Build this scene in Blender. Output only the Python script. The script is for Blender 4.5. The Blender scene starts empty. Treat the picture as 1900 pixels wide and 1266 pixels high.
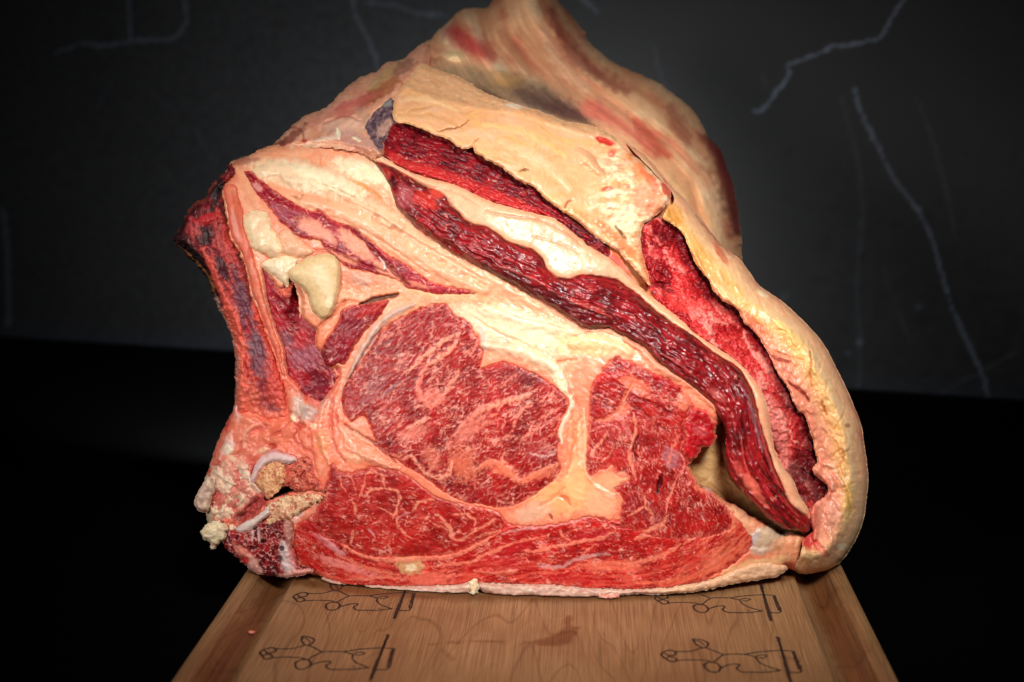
import bpy, math, time
import numpy as np
T0 = time.time()
scn = bpy.context.scene
R = math.radians

# ------------------------------------------------------------------ camera
PW, PH, FPX = 1900.0, 1266.0, 2639.0
CAM_H, BOARD_W = 0.34, 0.40
PITCH = math.atan(519.0 / FPX)
YAW = math.atan(151.0 / FPX * math.cos(PITCH))
cp, sp, cy_, sy_ = math.cos(PITCH), math.sin(PITCH), math.cos(YAW), math.sin(YAW)
FWD = np.array([-sy_ * cp, cy_ * cp, -sp])
RGT = np.array([cy_, sy_, 0.0])
UPV = np.cross(RGT, FWD)

def ray(px, py):
    px = np.asarray(px, float); py = np.asarray(py, float)
    a = ((px - PW / 2) / FPX)[..., None]; b = ((PH / 2 - py) / FPX)[..., None]
    return FWD + RGT * a + UPV * b

CAM = np.array([0.0, 0.0, CAM_H])
r0 = ray(950, 1100); CAM[1] = CAM_H / r0[2] * r0[1]      # board row under pixel row 1100 is y = 0
def at(px, py, Y):
    d = ray(px, py); t = (np.asarray(Y) - CAM[1]) / d[..., 1]
    return CAM + d * t[..., None]
def on_plane(px, py, z=0.0):
    d = ray(px, py); t = (z - CAM[2]) / d[..., 2]
    return CAM + d * t[..., None]

cam_d = bpy.data.cameras.new('camera'); cam = bpy.data.objects.new('camera', cam_d)
scn.collection.objects.link(cam)
cam.location = CAM; cam.rotation_euler = (math.pi / 2 - PITCH, 0, YAW)
cam_d.lens = FPX / PW * 36.0; cam_d.sensor_width = 36.0
cam_d.clip_start = 0.05; cam_d.clip_end = 30
cam_d.dof.use_dof = True; cam_d.dof.focus_distance = 0.955; cam_d.dof.aperture_fstop = 5.2
scn.camera = cam

# ------------------------------------------------------------------ light
w = bpy.data.worlds.new('World'); scn.world = w; w.use_nodes = True
w.node_tree.nodes['Background'].inputs[0].default_value = (0.75, 0.85, 1, 1)
w.node_tree.nodes['Background'].inputs[1].default_value = 0.01
scn.view_settings.view_transform = 'Standard'; scn.view_settings.look = 'None'
scn.view_settings.exposure = 0.0; scn.view_settings.gamma = 1.0

def area(name, loc, target, sx, sy, power, col, spread=180):
    d = bpy.data.lights.new(name, 'AREA'); d.shape = 'RECTANGLE'; d.size = sx; d.size_y = sy
    d.energy = power; d.color = col; d.spread = R(spread)
    o = bpy.data.objects.new(name, d); scn.collection.objects.link(o); o.location = loc
    v = np.array(target) - np.array(loc)
    from mathutils import Vector
    o.rotation_euler = Vector(v).to_track_quat('-Z', 'Y').to_euler()
    return o
area('key_softbox', (0.22, -0.78, 0.86), (0.02, 0.04, 0.178), 0.26, 0.24, 0.96, (1.0, 0.965, 0.93), 40)
area('fill_softbox', (-0.80, -0.9, 0.60), (-0.10, 0.05, 0.19), 0.4, 0.4, 0.50, (1.0, 0.95, 0.90), 34)
area('backdrop_lamp', (-0.31, 0.37, 0.08), (-0.12, 1.1, 0.08), 0.20, 0.08, 2.5, (0.95, 0.98, 1.0), 160)

# ------------------------------------------------------------------ noise and colour helpers
F = np.float32
_rs = np.random.RandomState(7)
_G = _rs.rand(256, 256).astype(F) * F(2 * math.pi); _GX = np.cos(_G); _GY = np.sin(_G)
_J = _rs.rand(256, 256, 3).astype(F)
def perlin(x, y, seed=0):
    x = np.asarray(x, F) + F(seed * 37.31 + 500.5); y = np.asarray(y, F) + F(seed * 91.7 + 500.25)
    xi = np.floor(x).astype(np.int32); yi = np.floor(y).astype(np.int32)
    xf = x - xi; yf = y - yi
    u = xf * xf * xf * (xf * (xf * 6 - 15) + 10); v = yf * yf * yf * (yf * (yf * 6 - 15) + 10)
    def g(ax, ay, fx, fy):
        ax = ax & 255; ay = ay & 255
        return _GX[ax, ay] * fx + _GY[ax, ay] * fy
    a = g(xi, yi, xf, yf); b = g(xi + 1, yi, xf - 1, yf)
    c = g(xi, yi + 1, xf, yf - 1); d = g(xi + 1, yi + 1, xf - 1, yf - 1)
    return ((a + (b - a) * u) * (1 - v) + (c + (d - c) * u) * v) * F(1.5)
def fbm(x, y, seed=0, o=4, gain=0.5):
    s = 0; a = 1.0; t = 0.0
    for i in range(o):
        s = s + a * perlin(x * (2.03 ** i), y * (2.03 ** i), seed + i * 3); t += a; a *= gain
    return s / F(t) * F(1.25)
def ridge(x, y, seed=0, o=3):
    s = 0; a = 1.0; t = 0.0
    for i in range(o):
        s = s + a * (1 - np.abs(perlin(x * (2.1 ** i), y * (2.1 ** i), seed + i * 5)) * 2.2); t += a; a *= 0.5
    return s / F(t)
def worley(x, y, seed=0):
    x = np.asarray(x, F) + F(seed * 17.7 + 300); y = np.asarray(y, F) + F(seed * 53.1 + 300)
    xi = np.floor(x).astype(np.int32); yi = np.floor(y).astype(np.int32)
    f1 = np.full(x.shape, 9., F); f2 = f1.copy(); cid = np.zeros(x.shape, F)
    for i in (-1, 0, 1):
        for j in (-1, 0, 1):
            c = _J[(xi + i) & 255, (yi + j) & 255]
            d = np.hypot(xi + i + c[..., 0] * F(.9) - x, yi + j + c[..., 1] * F(.9) - y)
            n = d < f1
            f2 = np.where(n, f1, np.minimum(f2, d)); cid = np.where(n, c[..., 2], cid); f1 = np.where(n, d, f1)
    return f1, f2, cid
def ss(a, b, x):
    t = np.clip((x - a) / (b - a), 0, 1); return t * t * (3 - 2 * t)
def lin(c):
    c = np.array(c, float) / 255.0
    return np.where(c <= 0.04045, c / 12.92, ((c + 0.055) / 1.055) ** 2.4).astype(F)
def C(r, g, b): return lin((r, g, b))
def mix(a, b, t):
    t = np.asarray(t, F)[..., None] if np.ndim(t) else t
    return a * (1 - t) + b * t
def rot(x, y, deg):
    c, s = math.cos(R(deg)), math.sin(R(deg))
    return x * c + y * s, -x * s + y * c
def P(s): return np.array([[float(v) for v in p.split(',')] for p in s.split()])
def smooth(p, n=3, closed=True):
    if closed: q = [np.roll(p, 1, 0), p, np.roll(p, -1, 0), np.roll(p, -2, 0)]
    else:
        e = np.vstack([p[:1], p, p[-1:]]); q = [e[:-3], e[1:-2], e[2:-1], e[3:]]
    out = []
    for k in range(n):
        t = k / n
        out.append(0.5 * (2 * q[1] + (q[2] - q[0]) * t + (2 * q[0] - 5 * q[1] + 4 * q[2] - q[3]) * t * t + (3 * q[1] - q[0] - 3 * q[2] + q[3]) * t ** 3))
    o = np.stack(out, 1).reshape(-1, 2)
    return o if closed else np.vstack([o, p[-1:]])
def seg_dist(x, y, p, closed, want_t=False):
    x = x.ravel().astype(F); y = y.ravel().astype(F)
    best = np.full(x.shape, 1e9, F); inside = np.zeros(x.shape, bool); tt = np.zeros(x.shape, F); sg = np.zeros(x.shape, F)
    q = np.roll(p, -1, 0) if closed else p[1:]; p0 = p if closed else p[:-1]
    L = 0.0
    for (ax, ay), (bx, by) in zip(p0.astype(F), q.astype(F)):
        dx, dy = bx - ax, by - ay; l2 = dx * dx + dy * dy + F(1e-6)
        t = np.clip(((x - ax) * dx + (y - ay) * dy) / l2, 0, 1)
        d = (x - ax - t * dx) ** 2 + (y - ay - t * dy) ** 2
        m = d < best; best = np.where(m, d, best)
        if want_t:
            tt = np.where(m, L + t * math.sqrt(l2), tt)
            sg = np.where(m, np.sign(dx * (y - ay) - dy * (x - ax)), sg); L += math.sqrt(l2)
        if closed and dy != 0:
            c = ((ay > y) != (by > y)) & (x < (bx - ax) * (y - ay) / dy + ax); inside ^= c
    d = np.sqrt(best)
    if closed: return np.where(inside, d, -d)
    return (d, tt / F(L), sg) if want_t else d

# ------------------------------------------------------------------ global grid in photograph pixels
S = 1.15
GX0, GY0, GX1, GY1 = 300, -60, 1640, 1135
NX = int((GX1 - GX0) / S) + 1; NY = int((GY1 - GY0) / S) + 1
def window(p, pad=14):
    i0 = max(0, int((p[:, 0].min() - pad - GX0) / S)); i1 = min(NX, int((p[:, 0].max() + pad - GX0) / S) + 1)
    j0 = max(0, int((p[:, 1].min() - pad - GY0) / S)); j1 = min(NY, int((p[:, 1].max() + pad - GY0) / S) + 1)
    return i0, i1, j0, j1
def coords(wd):
    i0, i1, j0, j1 = wd
    x = (GX0 + S * np.arange(i0, i1)).astype(F); y = (GY0 + S * np.arange(j0, j1)).astype(F)
    return np.meshgrid(x, y)
def field_sdf(poly, wd, fn=None):
    """exact distance on every third grid vertex, then bilinear"""
    i0, i1, j0, j1 = wd; k = 3
    x, y = coords(wd); H, W = x.shape
    xs = np.arange(0, W + k, k); ys = np.arange(0, H + k, k)
    cx, cyy = np.meshgrid(x[0, 0] + S * xs, y[0, 0] + S * ys)
    v = (fn(cx, cyy) if fn else seg_dist(cx, cyy, poly, True).reshape(cx.shape))
    def up(v):
        a = np.arange(W) / k; ia = a.astype(int); fa = (a - ia).astype(F)
        b = np.arange(H) / k; ib = b.astype(int); fb = (b - ib).astype(F)
        r = v[ib][:, ia] * (1 - fa) + v[ib][:, ia + 1] * fa
        r2 = v[ib + 1][:, ia] * (1 - fa) + v[ib + 1][:, ia + 1] * fa
        return r * (1 - fb)[:, None] + r2 * fb[:, None]
    return up(v)

# thin plate interpolation of scattered depth readings (mm behind the plane y = 0)
def tps(ctrl):
    c = np.array(ctrl, float); n = len(c); p = c[:, :2] / 500
    d = np.hypot(p[:, None, 0] - p[None, :, 0], p[:, None, 1] - p[None, :, 1])
    K = np.where(d > 0, d * d * np.log(d + 1e-9), 0) + np.eye(n) * 0.02
    A = np.zeros((n + 3, n + 3)); A[:n, :n] = K; A[:n, n] = 1; A[:n, n + 1:] = p; A[n, :n] = 1; A[n + 1:, :n] = p.T
    s = np.linalg.solve(A, np.r_[c[:, 2], 0, 0, 0])
    def ev(x, y):
        x = np.asarray(x, float) / 500; y = np.asarray(y, float) / 500
        r = s[n] + s[n + 1] * x + s[n + 2] * y
        for i in range(n):
            q = (x - p[i, 0]) ** 2 + (y - p[i, 1]) ** 2
            r = r + s[i] * 0.5 * q * np.log(q + 1e-12)
        return r
    return ev
D_FRONT = tps([tuple(r) for r in [
 (640,1090,8),(800,1100,0),(960,1105,-4),(1100,1105,-4),(1300,1092,4),(1440,1068,24),(1520,1055,34),(1575,1010,46),(1605,900,52),(1585,780,56),
 (1540,680,62),(1470,580,72),(1400,520,82),(1340,450,92),(1270,370,98),(1215,320,104),(1140,255,110),
 (700,900,8),(1000,900,4),(800,700,18),(1000,700,16),(1200,800,10),(1300,800,16),(640,700,28),(600,850,16),(540,1000,14),(480,1060,26),(400,940,36),
 (430,800,44),(450,650,52),(340,450,72),(430,320,82),(560,480,46),(560,340,66),(700,450,42),(800,560,30),(1000,600,26),(900,480,32),(1100,560,30),
 (1200,640,24),(1400,740,24),(1400,900,18),(1480,960,22),(700,290,72),(800,330,58),(1000,440,42),(1100,480,42),(1300,600,40),(1480,840,40),
 (740,230,84),(850,262,72),(1000,340,58),(1090,420,54),(1150,400,60),(1220,340,90),(620,240,100),(700,150,150),(500,290,85),(780,100,185),
 (1240,440,66),(1200,520,60),(1400,640,56)]])
D_SLAB = tps([(730,205,96),(745,150,135),(780,120,160),(740,228,82),(800,212,84),(900,215,84),(850,262,70),(980,225,90),(1060,250,96),(1000,340,56),
 (950,200,110),(870,155,140),(820,135,152),(1137,251,112),(1090,420,52),(1150,470,52),(1150,380,62),(1200,440,66),(1240,350,92),(1230,400,80),(1180,300,96)])
D_REAR = tps([(1000,-20,340),(850,40,270),(790,90,215),(900,140,190),(1000,175,160),(1100,215,135),(1180,280,120),(1250,350,118),(1320,440,120),
 (1200,180,230),(1300,280,210),(1360,420,190),(1100,100,280),(1050,40,320),(1000,90,260),(830,110,190),(780,120,185),(1380,520,170),(700,200,160)])

COVER = np.full((NY, NX), -1e3, F)     # how far inside an already built front piece each grid point lies
CUR = {}

def make_mat(name, spec=0.5, rough=0.42, coat=0.0, sss=0.12, bump=0.25, bscale=900, grain=0.12):
    m = bpy.data.materials.new(name); m.use_nodes = True; nt = m.node_tree; N = nt.nodes; L = nt.links
    b = N['Principled BSDF']
    at_ = N.new('ShaderNodeAttribute'); at_.attribute_name = 'tint'
    tc = N.new('ShaderNodeTexCoord')
    n1 = N.new('ShaderNodeTexNoise'); n1.inputs['Scale'].default_value = bscale; n1.inputs['Detail'].default_value = 3
    n2 = N.new('ShaderNodeTexNoise'); n2.inputs['Scale'].default_value = bscale * 0.35; n2.inputs['Detail'].default_value = 4
    L.new(tc.outputs['Object'], n1.inputs['Vector']); L.new(tc.outputs['Object'], n2.inputs['Vector'])
    mr = N.new('ShaderNodeMapRange'); mr.inputs[3].default_value = 1 - grain; mr.inputs[4].default_value = 1 + grain
    mr.inputs[1].default_value = 0.3; mr.inputs[2].default_value = 0.7
    L.new(n2.outputs['Fac'], mr.inputs[0])
    mm = N.new('ShaderNodeVectorMath'); mm.operation = 'SCALE'
    L.new(at_.outputs['Color'], mm.inputs[0]); L.new(mr.outputs[0], mm.inputs['Scale'])
    L.new(mm.outputs[0], b.inputs['Base Color'])
    rr = N.new('ShaderNodeMapRange'); rr.inputs[1].default_value = 0.3; rr.inputs[2].default_value = 0.7
    rr.inputs[3].default_value = rough - 0.1; rr.inputs[4].default_value = rough + 0.12
    L.new(n2.outputs['Fac'], rr.inputs[0]); L.new(rr.outputs[0], b.inputs['Roughness'])
    bp = N.new('ShaderNodeBump'); bp.inputs['Strength'].default_value = bump; bp.inputs['Distance'].default_value = 0.0006
    L.new(n1.outputs['Fac'], bp.inputs['Height']); L.new(bp.outputs[0], b.inputs['Normal'])
    b.inputs['Specular IOR Level'].default_value = spec
    b.inputs['Coat Weight'].default_value = coat; b.inputs['Coat Roughness'].default_value = 0.16
    b.inputs['Subsurface Weight'].default_value = sss; b.inputs['Subsurface Radius'].default_value = (1.0, 0.35, 0.2)
    b.inputs['Subsurface Scale'].default_value = 0.0022
    return m
M_LEAN = make_mat('lean_tissue', 0.3, 0.38, 0.05, 0.0, 0.3, 1100, 0.12)
M_GLOSS = make_mat('wet_muscle', 0.45, 0.38, 0.14, 0.0, 0.12, 500, 0.10)
M_FAT = make_mat('fat_tissue', 0.45, 0.36, 0.10, 0.3, 0.3, 600, 0.06)
M_BONE = make_mat('bone_and_cartilage', 0.4, 0.45, 0.05, 0.05, 0.4, 900, 0.1)
M_DRY = make_mat('dried_surface', 0.5, 0.48, 0.0, 0.0, 0.45, 800, 0.15)

root = bpy.data.objects.new('beef_joint', None); scn.collection.objects.link(root)
root['label'] = 'large raw bone-in rib joint of beef standing cut face forward on the wooden board'
root['category'] = 'meat joint'
ORIGIN = on_plane(950, 1040); root.location = (ORIGIN[0], 0.10, 0.0)
RLOC = np.array(root.location)

def mesh_obj(name, V, FQ, mat, col=None, parent=root, smooth_=True, label=None, local=True):
    V = np.asarray(V, np.float32)
    if parent is root and local: V = V - RLOC.astype(np.float32)
    me = bpy.data.meshes.new(name)
    me.vertices.add(len(V)); me.vertices.foreach_set('co', V.ravel())
    FQ = np.asarray(FQ, np.int32); n, k = FQ.shape
    me.loops.add(n * k); me.loops.foreach_set('vertex_index', FQ.ravel())
    me.polygons.add(n); me.polygons.foreach_set('loop_start', np.arange(0, n * k, k, dtype=np.int32))
    me.polygons.foreach_set('loop_total', np.full(n, k, np.int32))
    me.polygons.foreach_set('use_smooth', np.full(n, smooth_, bool))
    me.update(calc_edges=True)
    if col is not None:
        a = me.color_attributes.new('tint', 'FLOAT_COLOR', 'POINT')
        c4 = np.ones((len(V), 4), np.float32); c4[:, :3] = np.clip(col, 0.001, 0.95)
        a.data.foreach_set('color', c4.ravel())
    me.materials.append(mat); me.validate()
    o = bpy.data.objects.new(name, me); scn.collection.objects.link(o)
    if parent is not None: o.parent = parent
    if label: o['label'] = label
    return o

OUT_SIL = None
def build(name, poly, depth, paint, mat, lift=0.0, pillow=0.0, pw=20, warp=2.0, wscale=25, wseed=0, skirt=14, smooth_n=3,
          label=None, hide=9, rnd=0, rndw=60, parent=None, cover=True, rim=0.8, bleed=0.6, wmask=None):
    """one piece of tissue: a relief surface inside its own outline, with side walls that go back into the joint"""
    p = smooth(poly, smooth_n); wd = window(p); x, y = coords(wd); i0, i1, j0, j1 = wd
    sd = field_sdf(p, wd)
    sd = sd + warp * fbm(x / wscale, y / wscale, 11 + wseed, 4, 0.6) * (1 if wmask is None else wmask(x, y))
    gy, gx = np.gradient(sd, S); gm = np.hypot(gx, gy) + 1e-3
    cov = COVER[j0:j1, i0:i1].copy()
    # cells: keep a cell when its centre is inside and it is not deep under an upper piece
    c = (sd[:-1, :-1] + sd[1:, :-1] + sd[:-1, 1:] + sd[1:, 1:]) / 4
    cc = np.maximum.reduce([cov[:-1, :-1], cov[1:, :-1], cov[:-1, 1:], cov[1:, 1:]])
    keep = (c > 0) & (cc < hide)
    if not keep.any(): print('EMPTY', name); return None
    CUR['cov'] = cov
    col, elev = paint(x, y, sd)
    if mat in (M_LEAN,): col = mix(col, C(226, 112, 92), ss(7, -1, sd + 5 * fbm(x / 7, y / 7, 77 + wseed, 3)) * bleed)
    elev = elev + lift + pillow * np.sqrt(np.clip(1 - (1 - np.clip(sd / pw, 0, 1)) ** 2, 0, 1)) - rim * (1 - ss(0, 5, sd))
    elev = elev - ss(0.0, 7.0, cov) * 5.0
    for _ in range(2):
        e_ = np.pad(elev, 1, mode='edge'); e_ = (e_[:-2] + 2 * e_[1:-1] + e_[2:]) / 4; elev = (e_[:, :-2] + 2 * e_[:, 1:-1] + e_[:, 2:]) / 4
    idx = -np.ones(x.shape, np.int64)
    used = np.zeros(x.shape, bool)
    for a, b in ((0, 0), (1, 0), (0, 1), (1, 1)):
        used[a:a + keep.shape[0], b:b + keep.shape[1]] |= keep
    full = np.zeros(x.shape, np.int8)
    for a, b in ((0, 0), (1, 0), (0, 1), (1, 1)):
        full[a:a + keep.shape[0], b:b + keep.shape[1]] += keep
    inner = (full == 4)
    bnd = used & ~inner & (np.abs(sd) < 2.2 * S)
    xs = np.where(bnd, x - sd * gx / gm ** 2 * 1.0, x); ys = np.where(bnd, y - sd * gy / gm ** 2 * 1.0, y)
    xs = np.clip(xs, x - S, x + S); ys = np.clip(ys, y - S, y + S)
    idx[used] = np.arange(used.sum())
    D = depth(xs, ys) if callable(depth) else depth
    Y = D - elev
    if rnd: 
        t = np.clip(sd / rndw, 0, 1); Y = Y + rnd * (1 - np.sqrt(np.clip(1 - (1 - t) ** 2, 0, 1)))
    Y = Y / 1000.0
    V = at(xs[used], ys[used], Y[used])
    V[:, 2] = np.maximum(V[:, 2], 0.0012)
    q = np.stack([idx[:-1, :-1][keep], idx[1:, :-1][keep], idx[1:, 1:][keep], idx[:-1, 1:][keep]], 1)
    Cc = col[used]
    # side walls
    kp = np.pad(keep, 1); ed = []
    I = idx
    for (di, dj, va, vb) in ((-1, 0, (0, 0), (0, 1)), (1, 0, (1, 1), (1, 0)), (0, -1, (1, 0), (0, 0)), (0, 1, (0, 1), (1, 1))):
        nb = kp[1 + di:kp.shape[0] - 1 + di, 1 + dj:kp.shape[1] - 1 + dj]
        e = np.argwhere(keep & ~nb)
        ed.append(np.stack([I[e[:, 0] + va[0], e[:, 1] + va[1]], I[e[:, 0] + vb[0], e[:, 1] + vb[1]]], 1))
    ed = np.vstack(ed)
    bv = np.unique(ed); mp = -np.ones(len(V), np.int64); mp[bv] = len(V) + np.arange(len(bv))
    dn = V[bv] - CAM; dn /= np.linalg.norm(dn, axis=1)[:, None]
    cen = V.mean(0); tw = cen - V[bv]; tw[:, 1] = 0; tw /= np.linalg.norm(tw, axis=1)[:, None] + 1e-6; VB = V[bv] + dn * skirt / 1000.0 + tw * .18 * skirt / 1000.0; VB[:, 2] = np.maximum(VB[:, 2], 0.0012)
    q2 = np.stack([ed[:, 1], ed[:, 0], mp[ed[:, 0]], mp[ed[:, 1]]], 1)
    V = np.vstack([V, VB]); Cc = np.vstack([Cc, Cc[bv]]); q = np.vstack([q[:, ::1], q2])
    if parent is None: par = root
    else: par = parent
    o = mesh_obj(name, V - (RLOC if par is not root else 0), q, mat, Cc, par, True, label)
    if cover: COVER[j0:j1, i0:i1] = np.maximum(cov, sd)
    return o

# ------------------------------------------------------------------ pigments (as seen in sRGB)
DK = C(70, 8, 16); DR = C(96, 8, 10); MR = C(152, 16, 16); BR = C(200, 34, 28); RR = C(222, 70, 58)
PK = C(234, 128, 108); FP = C(238, 164, 130); PE = C(240, 184, 146); CR = C(246, 222, 184); CW = C(252, 240, 200); PP = C(236, 162, 146)
YF = C(246, 204, 134); YO = C(238, 180, 92); OR = C(226, 120, 66); GY = C(178, 150, 145); PU = C(120, 62, 70); BK = C(34, 12, 14)
TAN = C(176, 130, 84); WT = C(236, 214, 190)

def strokes(x, y, col, elev, lst, jit=2.5, brk=0.0, ws=1.0, feather=1.0):
    for it in lst:
        pts, wdt, c, st = it[:4]; dz = it[4] if len(it) > 4 else 0; soft = it[5] if len(it) > 5 else 0.6
        p = smooth(P(pts), 4, False); m = wdt + 8
        k = (x > p[:, 0].min() - m) & (x < p[:, 0].max() + m) & (y > p[:, 1].min() - m) & (y < p[:, 1].max() + m)
        if not k.any(): continue
        xx = x[k]; yy = y[k]; sc = 9.0 + wdt
        ax = xx + jit * fbm(xx / sc, yy / sc, 71, 3, .6); ay = yy + jit * fbm(xx / sc, yy / sc, 83, 3, .6)
        d, t, _ = seg_dist(ax, ay, p, False, True)
        wl = ws * wdt / 2 * (0.55 + 0.9 * np.sin(np.clip(t, 0.03, 0.97) * math.pi) ** 0.5) * (1 + 0.5 * perlin(xx / 14, yy / 14, 5))
        a = ss(wl * (1 + soft * feather) + .6 * feather, wl * max(0.0, 1 - soft * .6 * feather) - .3, d)
        if brk: a = a * np.clip(1 - brk + brk * 1.6 * ss(-.45, .3, fbm(xx / 7, yy / 6, 91, 3, .6)), 0, 1)
        if st: col[k] = mix(col[k], c, a * st)
        if dz: elev[k] = elev[k] + dz * ss(wl * 1.6 + 1.5, 0, d)

def blots(x, y, col, elev, lst, rag=0.45, nsc=14, sm=1.0, sfx=0.0):
    for it in lst:
        cx, cy, rx, ry, ang, c, st = it[:7]; dz = it[7] if len(it) > 7 else 0; sf = (it[8] if len(it) > 8 else 0.3) + sfx * .6
        r = max(rx, ry) * 1.8
        k = (np.abs(x - cx) < r) & (np.abs(y - cy) < r)
        if not k.any(): continue
        xx = x[k]; yy = y[k]; u, v = rot(xx - cx, yy - cy, ang)
        d = np.hypot(u / rx, v / ry) + rag * fbm(xx / nsc, yy / nsc, int(cx + cy) % 50, 4, .6)
        a = ss(1 + sf, 1 - sf, d)
        if c is not None: col[k] = mix(col[k], c, a * st * sm)
        if dz: elev[k] = elev[k] + dz * ss(1.2, 0.2, d)

def flow(x, y, line):
    p = smooth(P(line), 3, False)
    L = np.hypot(*np.diff(p, axis=0).T).sum()
    wd = (0, x.shape[1], 0, x.shape[0])
    d, t, s = seg_dist(x, y, p, False, True)
    return (t * F(L)).reshape(x.shape), (d * s).reshape(x.shape)

def ramp(t, cols):
    t = np.clip(t, 0, .9999) * (len(cols) - 1); i = t.astype(int); f = (t - i)[..., None]
    a = np.array(cols); return a[i] * (1 - f) + a[np.minimum(i + 1, len(cols) - 1)] * f

def lean(x, y, u, v, seed, mar=0.5, msc=12, asp=2.2, cols=(DR, MR, BR), ft=PK, streak=0.0, ssc=8, fib=0.25, bumps=0.6, lowsc=45, fleck=0.0):
    low = fbm(x / lowsc, y / lowsc, seed, 4)
    fb = perlin(u / 22, v / 2.6, seed + 1) + .7 * perlin(u / 9, v / 1.7, seed + 2)
    t = 0.42 + 0.42 * low + fib * fb * .6 + .3 * fbm(u / 12, v / 5, seed + 9, 4, .65)
    col = ramp(t, cols)
    wu = u + msc * .7 * perlin(x / msc / 1.3, y / msc / 1.3, seed + 3); wv = v + msc * .55 * perlin(x / msc / 1.3, y / msc / 1.3, seed + 4)
    r1 = 1 - np.abs(perlin(wu / (msc * asp), wv / msc, seed + 5) + .05 * perlin(x / 6, y / 6, seed + 20)) * 3.6
    lo = fbm(x / 38, y / 38, seed + 7, 2)
    br = fbm(u / 12, v / 7, seed + 21, 3)
    v1 = ss(1.05 - .45 * mar, 1.45 - .45 * mar, r1 + .4 * lo + .7 * br)
    f2 = fbm(wu / (msc * .8 * asp ** .5), wv / (msc * .22), seed + 6, 4, .6)
    v2 = ss(.55 - .38 * mar, .95 - .38 * mar, f2 + .3 * lo)
    m = np.maximum(v1, v2 * .75)
    if fleck > 0:
        g = .25 * lo + .3 * fbm(x / 22, y / 22, seed + 24, 3); wx_ = 5 * fbm(x / 13, y / 13, seed + 25, 2)
        f3 = fbm((u + wx_) / 15, (v + wx_) / 4.2, seed + 22, 3, .6); f4 = fbm((u + wx_) / 8, (v - wx_) / 2.8, seed + 23, 2)
        m = np.maximum(m, ss(.5 - .4 * fleck, .85 - .4 * fleck, f3 + g) * .8); m = np.maximum(m, ss(.6 - .4 * fleck, .95 - .4 * fleck, f4 + g) * .55)
    if streak > 0:
        s1 = fbm(wu / (ssc * 3.4), wv / ssc, seed + 8, 5, .6)
        m = np.maximum(m, ss(.42 - .4 * streak, .8 - .4 * streak, s1 + .25 * lo))
    fc = mix(ft, PP, ss(-.3, .4, fbm(x / 12, y / 12, seed + 12, 3)))
    col = mix(col, fc, m * .85)
    elev = bumps * (.16 * fb + .55 * fbm(u / 16, v / 7, seed + 10, 4, .6) + .5 * low) + m * .25
    return col.astype(F), elev.astype(F)

def fatty(x, y, u, v, seed, cols=(FP, PE, CR), vein=OR, va=0.35, bumps=0.8, sc=50):
    low = fbm(x / sc, y / sc, seed, 5, .55)
    w1 = fbm(x / 70, y / 70, seed + 6, 2); uu = u + 30 * w1; vv = v + 26 * fbm(x / 60, y / 60, seed + 7, 2)
    st = fbm(uu / 70, vv / 13, seed + 1, 5, .55)
    t = .5 + .42 * low + .2 * st
    col = ramp(t, cols)
    r = 1 - np.abs(fbm(uu / 50, vv / 12, seed + 2, 4, .55)) * 3.2
    gate = ss(-.05, .5, fbm(x / 34, y / 34, seed + 8, 3))
    m = ss(.7, 1.0, r) * va * gate
    col = mix(col, vein, m)
    sp = fbm(x / 6, y / 6, seed + 4, 4, .6); bl = fbm(x / 16, y / 13, seed + 5, 4, .6)
    col = mix(col, C(232, 120, 92), ss(.25, .75, bl) * .45 * va * 2); col = mix(col, C(210, 180, 168), ss(.3, .8, fbm(x / 20, y / 14, seed + 9, 4)) * .3)
    col = col * (1 + .05 * sp)[..., None]
    elev = bumps * (.8 * low + .35 * st - .7 * m + .07 * sp + .25 * bl)
    return col.astype(F), elev.astype(F)

# ================================================================== the pieces, front ones first
# -- grey-yellow cartilage knob and the lumps of hard fat beside it
def p_cart(x, y, sd):
    c, e = fatty(x, y, x, y, 3, (C(206, 166, 112), C(226, 192, 140), C(236, 212, 166)), OR, .2, .3, 34)
    blots(x, y, c, e, [(600, 520, 30, 14, 60, C(240, 214, 170), .7), (612, 560, 8, 12, 0, CW, .6)])
    return c, e
build('cartilage', P('535,506 550,492 572,478 600,471 622,476 631,496 630,528 624,558 612,586 598,592 582,580 575,560 568,543 556,530 540,520'),
      D_FRONT, p_cart, M_BONE, 2.5, 5, 26, 1.5, 12, 1, 16)
def p_knob(s, a=PE, b=CR):
    def f(x, y, sd):
        c, e = fatty(x, y, x, y, s, (a, b, b), OR, .3, .5, 24)
        e = e + 0.9 * fbm(x / 22, y / 22, s + 5, 2)
        return c, e
    return f
build('fat_knob', P('449,402 470,390 492,393 501,406 507,425 517,440 526,462 520,479 504,479 488,472 468,462 458,444 452,424'), D_FRONT, p_knob(21, C(240,180,138), C(246,214,172)), M_FAT, 1, 4.5, 26, 4, 12, 2)
build('fat_knob', P('515,436 533,425 547,434 560,446 573,455 583,465 570,478 552,480 533,474 520,467'), D_FRONT, p_knob(24, FP, PE), M_FAT, 1, 4, 22, 4, 10, 3)
build('fat_knob', P('483,489 505,479 530,473 551,478 549,496 539,512 533,532 521,524 508,513 494,502'), D_FRONT, p_knob(27, FP, CR), M_FAT, 1, 3.5, 18, 3, 10, 4)

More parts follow.
